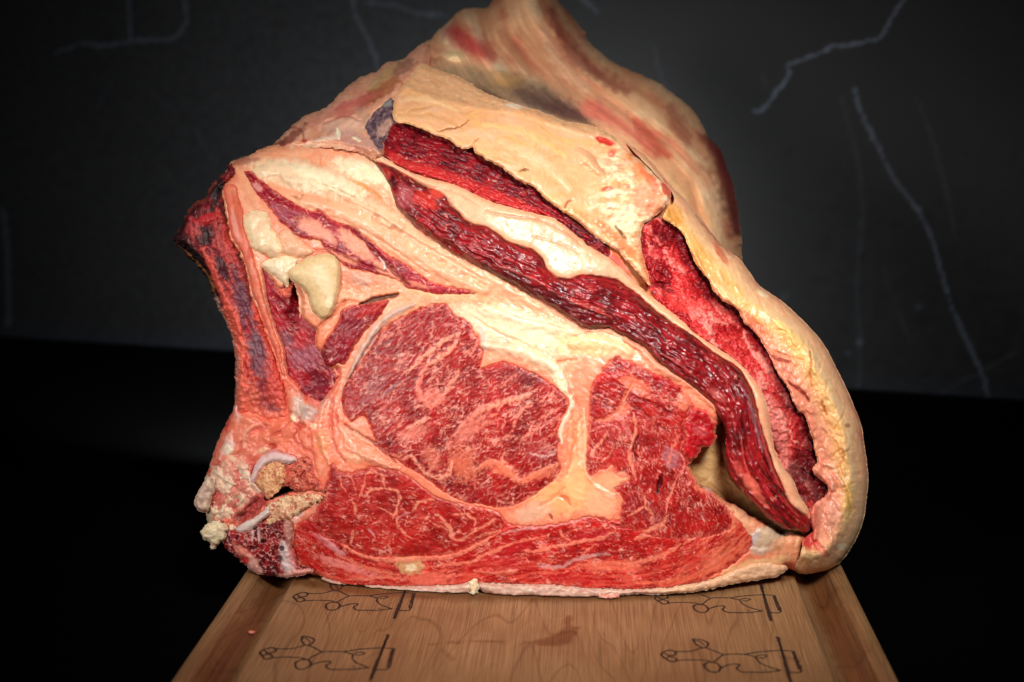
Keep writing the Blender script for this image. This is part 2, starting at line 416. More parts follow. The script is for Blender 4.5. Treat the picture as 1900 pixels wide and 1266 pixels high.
# -- thick slab of yellow fat lying on top
def p_slab(x, y, sd):
    u, v = rot(x, y, 25)
    c, e = fatty(x, y, u, v, 31, (C(226, 156, 108), C(236, 176, 126), C(240, 192, 150)), OR, .12, .8, 70)
    rl = np.interp(x, [730, 760, 820, 880, 960, 1060, 1140], [160, 166, 186, 200, 205, 240, 262]) + 4 * fbm(x / 20, y / 20, 30, 3)
    top = ss(5, -5, y - rl); e = e + 1.6 * np.exp(-((y - rl) / 7) ** 2)
    c = mix(c, C(218, 164, 118), top * .6)
    c = mix(c, C(196, 140, 98), top * ss(.0, .5, fbm(u / 30, v / 5, 34, 4)) * .5); c = mix(c, C(236, 204, 170), top * ss(.1, .6, fbm(x / 9, y / 5, 35, 4)) * .5)
    c = mix(c, C(236, 178, 104), ss(.1, .6, fbm(x / 60, y / 24, 33, 3)) * .5 * (1 - top)); c = mix(c, C(240, 190, 158), ss(.1, .6, fbm(x / 50, y / 30, 36, 3)) * .5 * (1 - top))
    cr = 1 - np.abs(fbm(u / 46 + .3 * fbm(x / 12, y / 12, 39, 3), v / 20, 40, 3)) * 14; k = ss(1080, 1020, x) * ss(.55, .95, cr) * ss(.1, .3, fbm(x / 50, y / 40, 42, 2)); e = e - 1.0 * k; c = mix(c, C(206, 140, 78), k * .5)
    e = e + .35 * fbm(x / 8, y / 8, 44, 4)
    m = ss(1080, 1140, x) * ss(240, 280, y)
    c = mix(c, CW, m * ss(-.3, .5, fbm(x / 22, y / 16, 37)) * .6); e = e + m * 2.2 * fbm(x / 30, y / 16, 38, 3, .5); c = mix(c, C(226, 110, 80), m * ss(.05, .45, fbm(x / 16, y / 8, 49, 4)) * .6)  # pale folds and red tissue, with white highlights painted into the right end
    blots(x, y, c, e, [(1050, 345, 45, 16, 35, C(222, 150, 92), .35), (1122, 262, 20, 6, 20, BR, .95, -1), (1134, 285, 8, 7, 0, RR, .7),
        (1180, 300, 34, 9, 50, OR, .55), (1210, 340, 30, 8, 55, RR, .6), (1236, 352, 7, 20, -25, BR, .75, -1), (1128, 351, 12, 5, -10, RR, .7, -.8), (1190, 322, 30, 10, 48, OR, .6), (1200, 370, 28, 22, 30, FP, .7),
        (1220, 392, 26, 12, 30, C(220, 120, 80), .6), (1100, 410, 40, 6, 30, C(214, 136, 72), .55), (1140, 440, 50, 9, 42, OR, .6), (1160, 410, 22, 26, 0, CW, .6), (1197, 495, 12, 34, -12, C(226, 140, 92), .8), (1165, 465, 26, 8, 42, C(222, 130, 80), .8),
        (745, 222, 14, 8, 0, C(240, 190, 140), .5), (955, 197, 16, 4, 10, WT, .8)])
    strokes(x, y, c, e, [
        ('814,244 826,241 840,238 852,236 862,230 868,224', 2.4, C(150, 84, 30), .85, -1.6), ('877,270 880,264 888,256', 2.2, C(180, 110, 50), .7, -1),
        ('965,318 974,316 981,315', 2.6, C(120, 60, 30), .8, -1.2), ('1048,386 1052,378 1060,372', 2.6, C(150, 70, 40), .8, -1.5), ('1143,421 1152,432 1161,443', 3.4, C(140, 80, 16), .9, -2.5),
        ('758,208 770,203 782,201 800,198', 2, C(200, 140, 70), .6, -.8), ('907,290 930,296 960,306', 2, C(214, 150, 90), .5, -.5),
        ('745,190 770,182 810,190 850,205', 5, C(244, 206, 150), .5, .6), ('740,212 765,214 800,214 830,222 860,240', 4, C(214, 150, 88), .4, -.5), ('900,230 960,240 1010,262 1050,290', 9, C(244, 196, 120), .45, .7), ('930,262 980,285 1030,320 1060,350', 12, C(244, 206, 160), .4, .7), ('862,214 880,207 900,204 940,206 970,212 1010,226 1060,240 1100,252', 3, C(224, 160, 104), .4, .5), ('1000,235 1030,255 1070,262 1098,262', 3, YO, .4, .4),
        ('1094,366 1120,360 1150,356 1170,356', 6, CW, .35, .4), ('1120,335 1140,326 1165,330 1175,345', 7, CW, .35, .5), ('1100,385 1130,380 1160,384', 7, CW, .35, .3)])
    return c, e
SLAB = P('780,119 798,124 822,133 848,142 874,155 898,171 930,184 962,195 995,204 1024,216 1052,227 1094,232 1137,251 1160,275 1190,300 1220,330 1243,352 1242,372 1226,392 1206,408 1192,420 1188,445 1192,470 1200,500 1208,530 1200,526 1180,502 1162,484 1145,465 1110,444 1093,429 1070,410 1043,391 1015,372 991,348 963,336 940,318 925,308 907,299 895,291 879,283 877,273 855,276 832,259 808,250 784,240 756,230 735,228 729,214 730,193 737,174 749,155 763,138')
build('fat_slab', SLAB, D_SLAB, p_slab, M_FAT, 3, 4, 12, 2.5, 12, 4, 26, label='thick yellow slab of hard fat')

# -- rim of yellow fat curling down the right side
OUTER_R = '1143,248 1159,262 1195,286 1223,317 1242,340 1262,360 1282,380 1306,411 1330,444 1351,465 1374,482 1391,505 1408,529 1440,551 1458,565 1491,596 1527,636 1550,679 1574,728 1586,757 1598,788 1606,840 1611,883 1609,918 1602,966 1587,1004 1564,1039 1540,1056 1521,1063 1493,1068 1476,1060'
INNER_R = '1474,1050 1486,1028 1490,1004 1500,992 1508,985 1504,966 1500,948 1513,932 1526,926 1537,912 1530,896 1512,880 1508,868 1516,857 1512,836 1504,804 1496,776 1475,752 1458,714 1442,691 1427,660 1404,620 1380,598 1365,572 1330,548 1311,513 1294,496 1282,468 1268,435 1247,416 1230,404 1236,388 1250,374 1246,356 1222,330 1190,296'
def p_rim(x, y, sd):
    o = smooth(P(OUTER_R), 2, False)
    d = seg_dist(x, y, o, False).reshape(x.shape)
    t = d / (d + np.clip(sd, 0.5, None) * 1.0 + 1e-3)
    wdn = fbm(x / 18, y / 30, 41, 4); u, v = rot(x, y, 62)
    dd = d + 9 * wdn
    c = ramp(np.clip(dd / 80, 0, 1), [C(236, 172, 132), C(238, 180, 134), C(244, 200, 150), C(240, 190, 122), C(238, 176, 116), C(234, 162, 122), C(228, 140, 112)])
    f1, f2, cid = worley(u / 44 + .3 * wdn, v / 20 + .3 * wdn, 43)
    pl = ss(10, 26, d) * ss(560, 640, y)
    c = c * (1 + pl[..., None] * (cid[..., None] - .5) * .16)
    e = -.9 * ss(.10, 0, f2 - f1) * pl + (cid - .5) * 1.2 * pl + 1.0 * fbm(x / 30, y / 30, 45) + .5 * fbm(u / 20, v / 7, 46)
    st = ss(.25, .7, fbm(u / 60, v / 6, 47)); up = ss(620, 480, y)
    c = mix(c, PK, st * .6 * ss(60, 10, d)); c = mix(c, C(206, 60, 44), up * ss(.35, .75, fbm(u / 40, v / 8, 48)) * .6 * ss(45, 12, d))
    c = mix(c, C(226, 160, 84), up * .5 * ss(12, 40, d))
    lo = ss(860, 930, y)
    c = mix(c, C(232, 150, 124), lo * ss(30, 60, d) * .8); c = mix(c, C(240, 196, 150), lo * ss(30, 8, d) * .7)
    e = e - 24 * (1 - np.sqrt(np.clip(1 - (1 - np.clip(d / 38, 0, 1)) ** 2, 0, 1))) + 3.5 * np.exp(-((d - 34) / 12) ** 2) * (1 - up) - 5 * ss(40, 90, d) * (1 - up)
    k1 = 1 - np.abs(fbm(u / 30, v / 12, 150, 4, .6)) * 13; kk = ss(.5, .95, k1) * ss(-.1, .3, fbm(x / 40, y / 40, 152, 2)) * ss(6, 24, d); e = e - .8 * kk + .5 * fbm(x / 10, y / 10, 153, 3); c = mix(c, C(196, 120, 66), kk * .45); c = mix(c, C(250, 226, 186), ss(.35, .75, fbm(x / 8, y / 8, 155, 4)) * .5)
    lp = ss(.0, .3, fbm(u / 50, v / 14, 50, 3)); e = e + 1.2 * lp * ss(30, 40, d)
    blots(x, y, c, e, [(1535, 905, 16, 26, 20, C(232, 130, 108), .8, 3), (1500, 1000, 12, 22, 0, C(200, 40, 44), .85, -3), (1520, 1015, 22, 7, 50, C(214, 60, 56), .7, -2), (1508, 960, 8, 26, 10, C(236, 130, 110), .8, 3),
        (1545, 960, 18, 30, 0, C(230, 160, 134), .7, 2), (1540, 1010, 16, 30, 30, C(236, 164, 134), .6, 2), (1575, 930, 9, 40, 5, C(236, 190, 110), .6), (1562, 1015, 8, 8, 0, CW, .7), (1490, 1030, 14, 10, 0, C(242, 200, 150), .7, 2), (1500, 1052, 30, 9, -8, C(240, 184, 140), .6),
        (1572, 790, 5, 4, 0, C(150, 70, 30), .6), (1592, 770, 4, 14, -20, C(200, 70, 30), .5), (1505, 830, 34, 14, 80, C(240, 168, 122), .6),
        (1250, 395, 14, 26, -40, C(214, 140, 56), .7, -1.5), (1300, 470, 12, 30, -25, C(226, 160, 80), .5), (1337, 470, 6, 26, -32, BR, .55), (1330, 500, 6, 14, -32, C(236, 200, 140), .5), (1345, 545, 34, 7, 38, C(238, 208, 150), .75, 1.5),
        (1420, 590, 12, 7, 40, CW, .8, 1.5), (1415, 545, 10, 5, 30, CW, .5, 1), (1455, 610, 22, 8, 45, C(250, 212, 130), .6), (1480, 640, 16, 30, -35, C(250, 204, 120), .4), (1400, 600, 30, 8, 45, C(214, 90, 60), .6, -1)])
    strokes(x, y, c, e, [('1503,653 1506,668 1505,681 1503,700 1508,724', 2.2, C(190, 110, 30), .85, -1.8), ('1463,707 1472,716 1484,724 1493,733 1501,745', 3.4, C(150, 36, 30), .9, -2.6),
        ('1525,745 1527,755 1534,769', 2.6, C(180, 90, 20), .85, -2), ('1432,662 1448,668 1466,672', 3, C(150, 50, 40), .85, -2.2), ('1442,612 1453,613 1463,620', 2.2, C(200, 130, 30), .7, -1.5),
        ('1418,640 1440,655 1470,664 1490,668', 2, C(220, 140, 90), .5, -1), ('1546,846 1560,834 1566,846 1560,862 1550,872 1540,870', 2.6, C(200, 130, 60), .7, -1.2), ('1530,862 1545,866 1556,884 1566,900', 5, C(244, 196, 160), .8, 2.4), ('1530,862 1534,876 1545,895 1546,908', 5, C(244, 180, 150), .8, 2.2),
        ('1548,800 1553,788 1562,776 1567,762', 2, C(224, 150, 70), .6, -1), ('1558,880 1570,906 1576,930 1580,950', 3, C(216, 150, 60), .6, -1.5), ('1508,940 1512,962 1511,985 1512,1000', 7, C(240, 132, 112), .85, 3),
        ('1320,556 1345,570 1360,590 1372,600', 3, C(196, 110, 60), .5, -1.5), ('1290,400 1310,424 1332,448 1352,468', 2, C(160, 90, 60), .5, -1)])
    return c, e
build('fat_rim', P(OUTER_R + ' ' + INNER_R), D_FRONT, p_rim, M_FAT, 5, 2.5, 7, 3.5, 17, 5, 34, wmask=lambda x, y: .25 + .75 * ss(14, 30, seg_dist(x, y, P(OUTER_R), False).reshape(x.shape)), label='curled rim of yellow fat down the right side')

# -- long glossy strip of muscle
R6T = '690,292 704,301 728,310 752,324 785,343 813,355 825,362 837,381 851,393 863,407 880,416 904,421 927,436 946,450 970,457 994,466 1008,481 1017,500 1034,514 1060,517 1074,511 1093,509 1115,513 1140,517 1157,527 1185,546 1211,570 1247,598 1292,626 1330,657 1364,676 1381,694 1395,722 1403,746 1411,786 1425,826 1436,864 1450,895 1466,933 1490,952 1502,964 1502,984'
R6B = '1490,987 1460,982 1440,974 1416,953 1397,931 1373,908 1357,886 1347,850 1347,817 1345,790 1333,770 1326,751 1307,736 1283,715 1250,691 1224,672 1207,653 1191,639 1160,625 1131,608 1105,612 1084,608 1051,586 1013,563 963,536 927,515 898,499 865,483 837,466 806,445 780,428 752,400 733,376 726,355 709,319'
CL6 = '700,300 760,365 830,420 930,482 1040,548 1140,578 1230,636 1310,692 1368,760 1385,840 1425,910 1490,975'
def p_strip(x, y, sd):
    u, v = flow(x, y, CL6)
    c, e = lean(x, y, u, v, 51, .05, 14, 4, (C(58, 4, 10), C(100, 8, 14), C(146, 14, 20), C(190, 28, 30)), PK, 0, 8, .45, .25, 60)
    wv_ = v + 5 * fbm(x / 30, y / 30, 54, 3); big = fbm(u / 70, wv_ / 8, 55, 5, .6); e = e + 2.5 * big + 1.4 * fbm(x / 26, y / 26, 57, 3) + .25 * fbm(u / 12, wv_ / 3, 53, 2)
    c = mix(c, C(176, 24, 34), ss(.0, .5, fbm(u / 50, wv_ / 8, 52, 4)) * .6)
    c = mix(c, C(130, 84, 96), ss(.2, .7, fbm(u / 26, v / 5, 58, 5, .65)) * ss(10, -8, v + 4) * .5)  # grey softbox sheen painted along the upper side of the strip
    c = mix(c, C(196, 36, 40), ss(700, 860, y) * ss(-.2, .4, fbm(u / 60, v / 7, 59)) * .6)
    c = mix(c, C(60, 4, 14), ss(-2, 10, v) * ss(700, 560, y) * ss(860, 960, x) * .5)
    blots(x, y, c, e, [(752, 365, 17, 22, -20, C(176, 80, 84), .8), (790, 372, 26, 14, 30, C(206, 52, 44), .8), (810, 360, 14, 9, 10, C(214, 70, 56), .8), (716, 322, 8, 12, -30, C(196, 60, 46), .6), (1330, 733, 20, 8, 35, C(196, 92, 84), .6), (1395, 900, 10, 24, -38, C(232, 110, 90), .8, 1), (1370, 870, 8, 16, -20, C(206, 80, 70), .7), (1410, 925, 6, 22, -40, C(236, 110, 90), .6)])
    strokes(x, y, c, e, [('1060,556 1085,566 1110,576 1135,590', 5, C(196, 66, 52), .6, .6), ('915,492 945,500 975,512 1010,528', 3, C(190, 90, 84), .6, .6), ('1200,630 1214,650 1225,668', 2.5, C(190, 80, 80), .5, .5), ('1225,655 1262,678 1290,700', 2.2, C(190, 80, 80), .6, .8),
        ('1375,810 1380,850 1390,880 1405,905', 2, C(224, 90, 76), .6, .8), ('1400,760 1412,800 1425,850 1445,900', 3, C(206, 90, 90), .5, .6), ('1372,712 1390,745 1402,790 1415,840', 3, C(170, 110, 124), .6, .8)])
    return c, e
build('muscle_strip', P(R6T + ' ' + R6B), D_FRONT, p_strip, M_GLOSS, 2.5, 8, 30, 3, 18, 6, 22, label='long dark glossy strip of muscle')

# -- fat band above the strip, thinning to a seam towards the right
R5U = '683,270 700,282 727,301 756,318 784,327 813,335 846,344 880,360 906,372 951,386 1008,400 1032,407 1055,426 1081,447 1093,457 1129,478 1160,504 1187,532 1218,558 1254,586 1294,622 1341,652 1377,679 1397,703 1416,732 1426,765 1433,805 1438,836 1456,871 1474,895 1484,922 1500,944'
R5L = '1502,968 1490,956 1466,937 1447,895 1432,864 1421,826 1407,786 1399,746 1391,722 1377,696 1360,678 1326,659 1290,629 1245,601 1209,573 1183,549 1155,530 1140,520 1105,517 1074,514 1060,520 1034,517 1014,502 1005,484 992,469 968,460 944,453 925,439 902,424 878,419 861,410 849,396 835,383 823,365 811,357 783,345 750,326 726,312 700,302 686,290'
def p_band(x, y, sd):
    u, v = rot(x, y, 34)
    c, e = fatty(x, y, u, v, 61, (C(232, 150, 114), C(240, 172, 132), C(244, 190, 148)), C(220, 120, 86), .4, .7, 60)
    c = mix(c, GY, ss(.3, .7, fbm(u / 40, v / 12, 63)) * .35)
    blots(x, y, c, e, [(700, 284, 22, 7, 35, C(244, 200, 170), .6), (1120, 500, 26, 16, 20, C(240, 196, 160), .6, 1.5), (1095, 497, 12, 8, 0, C(214, 190, 180), .4)])
    strokes(x, y, c, e, [('900,392 950,402 1000,408 1050,432 1080,456', 3, C(214, 110, 80), .5, -.8), ('730,312 790,342 850,360 890,384', 3, C(236, 130, 96), .4, -.5), ('990,440 1040,452 1076,470', 2, C(224, 130, 96), .4, -.4)])
    return c, e
build('fat_band', P(R5U + ' ' + R5L), D_FRONT, p_band, M_FAT, 4, 3.5, 14, 2, 16, 7, 18)

# -- upper dark muscle with deep clefts
def p_upper(x, y, sd):
    u, v = flow(x, y, '712,262 760,290 840,312 920,345 1000,380 1070,430 1120,470')
    c, e = lean(x, y, u, v, 65, .1, 12, 3, (C(64, 8, 18), C(110, 14, 26), C(150, 20, 30), C(178, 28, 34)), PK, 0, 8, .6, .6, 45)
    f1, f2, cid = worley(u / 38 + .25 * fbm(x / 20, y / 20, 66), v / 8.5 + .35 * fbm(x / 20, y / 20, 67), 68)
    g = f2 - f1
    e = e + 1.6 * ss(0, .45, g) + (cid - .5) * 1.0 + .8 * fbm(x / 5, y / 5, 69, 3); c = c * (0.72 + .28 * ss(0, .25, g) + (cid - .5) * .25)[..., None]
    c = mix(c, C(150, 110, 112), ss(.38, .8, fbm(x / 5, y / 4, 70, 3)) * .45 * ss(2, 20, sd))
    c = mix(c, C(214, 46, 42), ss(2, 14, v) * .6)
    return c, e
R4 = '728,226 756,228 784,240 808,250 832,259 855,274 877,272 882,284 907,299 925,308 943,318 963,334 991,346 1015,370 1043,389 1070,408 1093,427 1129,446 1130,482 1107,466 1081,450 1050,428 1008,404 951,390 906,376 880,364 846,347 813,337 784,329 756,320 727,303 711,286 706,264 716,244'
build('muscle_strip', P(R4), D_FRONT, p_upper, M_LEAN, -1, 3, 14, 2.5, 10, 8, 22, hide=12, label='upper dark red muscle with deep clefts between its bundles')

# -- flank muscle inside the fold, pink and nodular
R7 = '1186,450 1188,425 1200,410 1218,404 1250,412 1272,432 1286,464 1298,494 1315,510 1334,546 1369,570 1400,604 1428,643 1444,664 1462,712 1479,750 1500,774 1507,802 1516,840 1520,860 1512,880 1535,892 1540,912 1530,932 1512,950 1500,950 1480,922 1470,897 1452,873 1434,838 1428,805 1421,766 1411,734 1392,706 1372,682 1338,656 1290,626 1250,590 1214,562 1198,530 1190,490'
def p_flank(x, y, sd):
    u, v = rot(x, y, 52); wn = fbm(x / 16, y / 16, 73, 3)
    f1, f2, cid = worley(u / 40 + .6 * wn, v / 17 + .5 * fbm(x / 16, y / 16, 74, 3), 75)
    g1, g2, cid2 = worley(u / 15 + .7 * wn, v / 8 + .4 * wn, 76)
    n = fbm(x / 5, y / 5, 77, 3)
    pink = .5 + 1.3 * (cid - .5) + .5 * fbm(x / 60, y / 60, 78, 3) + .35 * n + ss(560, 760, y) * .35 - ss(640, 520, y) * .28
    c = ramp(pink, [C(120, 10, 16), C(176, 26, 30), C(206, 56, 54), C(224, 100, 92), C(234, 138, 124)])
    c = mix(c, C(172, 20, 28), ss(.16, 0.02, f2 - f1) * .85); c = mix(c, C(206, 50, 50), ss(.14, 0, g2 - g1) * .5)
    e = 2.2 * ss(0, .4, f2 - f1) + .7 * ss(0, .3, g2 - g1) + .9 * n + (cid - .5) * 1.2
    # recess shadow painted on the inner flank along the fold
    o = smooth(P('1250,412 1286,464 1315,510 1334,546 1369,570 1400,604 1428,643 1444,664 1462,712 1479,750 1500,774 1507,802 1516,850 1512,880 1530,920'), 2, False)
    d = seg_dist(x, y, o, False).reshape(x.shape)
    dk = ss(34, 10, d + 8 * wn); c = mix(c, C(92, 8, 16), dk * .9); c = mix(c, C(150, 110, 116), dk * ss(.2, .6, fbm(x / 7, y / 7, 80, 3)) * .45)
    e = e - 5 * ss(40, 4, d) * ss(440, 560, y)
    blots(x, y, c, e, [(1234, 432, 22, 16, 0, C(96, 10, 18), .8, -2), (1228, 424, 16, 8, 0, C(150, 20, 30), .5), (1205, 500, 18, 26, 0, C(150, 16, 24), .5), (1214, 470, 16, 12, 0, C(214, 60, 66), .6), (1484, 870, 20, 40, 10, C(80, 8, 18), .75, -3), (1490, 920, 14, 16, 0, C(60, 6, 14), .7, -3), (1265, 560, 40, 16, 40, C(226, 70, 64), .6),
        (1220, 528, 22, 6, 0, C(120, 8, 20), .7, -2), (1445, 800, 14, 60, -15, C(240, 150, 136), .5)])
    strokes(x, y, c, e, [('1250,440 1262,462 1272,485 1290,505', 3, C(110, 8, 20), .8, -2), ('1232,500 1226,520 1230,534 1250,542', 4, C(110, 8, 20), .8, -2)])
    return c, e
build('flank_muscle', P(R7), D_FRONT, p_flank, M_LEAN, -5, 3, 12, 3, 12, 9, 16, hide=14, label='pink knobbly flank muscle inside the fold')

def p_inner(x, y, sd):
    u, v = rot(x, y, 40)
    c, e = fatty(x, y, u, v, 85, (C(206, 90, 50), C(226, 128, 78), C(240, 168, 116)), C(190, 50, 40), .5, .8, 30)
    blots(x, y, c, e, [(1125, 470, 36, 8, 36, C(170, 30, 36), .6), (1175, 500, 10, 30, -30, C(244, 186, 130), .6), (1150, 490, 30, 7, 40, C(214, 110, 110), .5)])
    return c, e
build('membrane', P('1040,395 1080,415 1140,420 1190,430 1200,470 1205,510 1225,552 1225,566 1195,545 1160,512 1129,485 1085,455 1050,425'), D_FRONT, p_inner, M_FAT, -1, 2, 10, 2, 14, 10, 14, hide=14)

# ------------------------------------------------------------------ the lower cut face
def p_scrap(s, a=PE, b=CR):
    def f(x, y, sd):
        c, e = fatty(x, y, x, y, s, (a, b, CW), OR, .3, 1.2, 14); e = e + 1.3 * fbm(x / 13, y / 13, s + 5, 3, .45)
        return c, e
    return f
build('fat_scrap', P('373,983 375,998 391,1007 393,1020 405,1012 418,1002 423,985 416,970 400,966 385,972'), 32, p_scrap(90, C(240, 214, 160), CR), M_FAT, 4, 5, 14, 6, 9, 11, 16, label='ragged creamy scrap of fat hanging at the lower left corner')
build('gristle', P('388,885 372,905 360,929 363,943 373,950 386,950 392,930 398,905'), 36, p_scrap(93, C(190, 150, 130), C(216, 180, 160)), M_BONE, 2, 4, 12, 2, 10, 12, 12, label='translucent knob of gristle on the left edge')

def p_sponge(s, cells, wall, sc=7, bg=None, wt=.22, na=.5):
    def f(x, y, sd):
        x0, y0 = x, y; x = x + 5 * fbm(x0 / 9, y0 / 9, s + 7, 4, .6); y = y + 5 * fbm(x0 / 9, y0 / 9, s + 8, 4, .6)
        wn = fbm(x / 10, y / 10, s, 3)
        f1, f2, cid = worley(x / sc + .5 * wn, y / sc + .5 * fbm(x / 10, y / 10, s + 1, 3), s + 2); g = f2 - f1
        n = fbm(x / 4, y / 4, s + 3, 3)
        c = ramp(.5 + (cid - .5) * 1.1 + na * n, cells); c = mix(c, wall, ss(wt, .02, g + .1 * n))
        e = .7 * ss(.25, 0, g) + .6 * n + 1.8 * fbm(x / 20, y / 20, s + 4, 3)
        return c, e
    return f
def p_arc(x, y, sd):
    c, e = fatty(x, y, x, y, 96, (C(226, 160, 150), C(232, 196, 190), C(226, 204, 210)), RR, .2, .5, 20)
    c = mix(c, C(206, 70, 64), ss(9, 2, sd) * ss(850, 838, y) * .6)
    return c, e
build('cartilage', P('464,893 468,876 475,862 487,846 506,834 527,840 550,849 548,858 534,860 510,857 494,863 480,880 470,898'), D_FRONT, p_arc, M_BONE, 3.5, 3, 9, 1.5, 10, 13, 14, label='bluish pink arc of cartilage capping the sawn vertebra')
build('bone_fragment', P('466,893 478,880 492,864 508,857 522,860 530,872 527,893 519,909 508,917 497,925 487,912 476,902'), D_FRONT, p_sponge(100, [C(196, 110, 76), C(214, 130, 90), C(232, 176, 124)], C(240, 190, 140), 6), M_BONE, 3, 2, 8, 4, 9, 14, 14, label='tan spongy piece of sawn bone under the cartilage arc')
build('bone_fragment', P('530,868 545,858 567,846 577,856 584,882 605,905 600,914 575,911 553,913 538,904 526,896'), D_FRONT, p_sponge(104, [C(120, 20, 26), C(176, 44, 40), C(214, 96, 76)], C(226, 130, 100), 6), M_LEAN, 2, 2, 8, 4, 9, 15, 14, label='red crumbly piece of sawn bone')
build('bone_fragment', P('496,940 511,931 527,921 552,918 577,915 598,922 592,932 570,942 553,954 537,963 520,966 506,973 492,972 500,958'), D_FRONT, p_sponge(108, [C(190, 90, 66), C(212, 136, 100), C(236, 196, 150)], C(240, 204, 166), 7), M_BONE, 3, 2, 8, 5, 9, 16, 14, label='pale brown piece of sawn bone below the dark cleft')
def p_bar(x, y, sd):
    return fatty(x, y, x, y, 112, (C(214, 180, 170), C(232, 206, 196), C(240, 222, 208)), RR, .3, .6, 20)
build('bone_fragment', P('437,982 450,972 463,965 480,955 496,941 510,932 513,942 500,955 487,966 478,974 463,985 446,990'), D_FRONT, p_bar, M_BONE, 4, 2.5, 7, 2.5, 9, 17, 12, label='white bar of bone across the vertebra')
def p_vert(x, y, sd):
    c, e = p_sponge(116, [C(74, 6, 14), C(122, 14, 24), C(170, 28, 34)], C(226, 150, 140), 10, None, .14, .2)(x, y, sd); x_, y_ = x, y
    st = ss(.1, .5, np.sin(x / 1.9 + 1.5 * fbm(x / 12, y / 12, 117)) + .3 * fbm(x / 5, y / 12, 118)) * ss(455, 462, x) * ss(490, 480, x) * ss(980, 986, y) * ss(1010, 1000, y)
    c = mix(c, C(232, 190, 184), st * .8)
    blots(x, y, c, e, [(533, 1040, 12, 36, -14, C(236, 208, 204), .95, 2), (555, 1064, 36, 6, -6, C(236, 186, 176), .9, 1), (536, 984, 9, 20, -10, C(190, 140, 120), .8), (452, 1026, 26, 8, 40, C(226, 130, 110), .85, 1), (470, 1052, 12, 24, -30, C(222, 170, 156), .7), (457, 1040, 5, 6, 0, C(206, 30, 30), .9), (560, 1063, 30, 6, -5, C(226, 150, 136), .9),
        (512, 972, 12, 14, 0, C(110, 10, 22), .6), (523, 1018, 5, 5, 0, C(30, 4, 10), .9, -2), (518, 1037, 6, 6, 0, C(70, 6, 18), .8, -1.5), (512, 1056, 6, 5, 0, C(70, 6, 18), .8, -1.5), (502, 1047, 5, 5, 0, C(100, 10, 24), .8, -1.2), (537, 1000, 8, 26, -5, C(190, 120, 110), .7), (545, 1030, 10, 26, 0, C(214, 100, 90), .6)])
    return c, e
build('vertebra', P('414,986 424,982 440,984 463,983 487,972 508,968 527,962 540,968 545,990 541,1012 548,1030 556,1050 580,1055 577,1063 553,1069 527,1073 506,1069 475,1065 451,1046 425,1022 413,1008'), D_FRONT, p_vert, M_BONE, 3, 3, 10, 3, 10, 18, 16, label='sawn vertebra with dark red honeycomb marrow')

for i_, (pp, dd, lb) in enumerate((('868,1084 880,1074 889,1084 886,1102 878,1108 872,1100', 4, 'small white flap of silverskin at the bottom edge'), ('1108,1098 1122,1104 1136,1100 1150,1106 1132,1117 1118,1114', -2, 'reddish frayed scrap hanging under the bottom edge'))):
    build('fat_scrap', P(pp), D_FRONT, p_scrap(230 + i_, FP if i_ != 1 else PK, CR if i_ != 1 else PP), M_FAT, 4, 2, 6, 4, 7, 40 + i_, 6, label=lb)

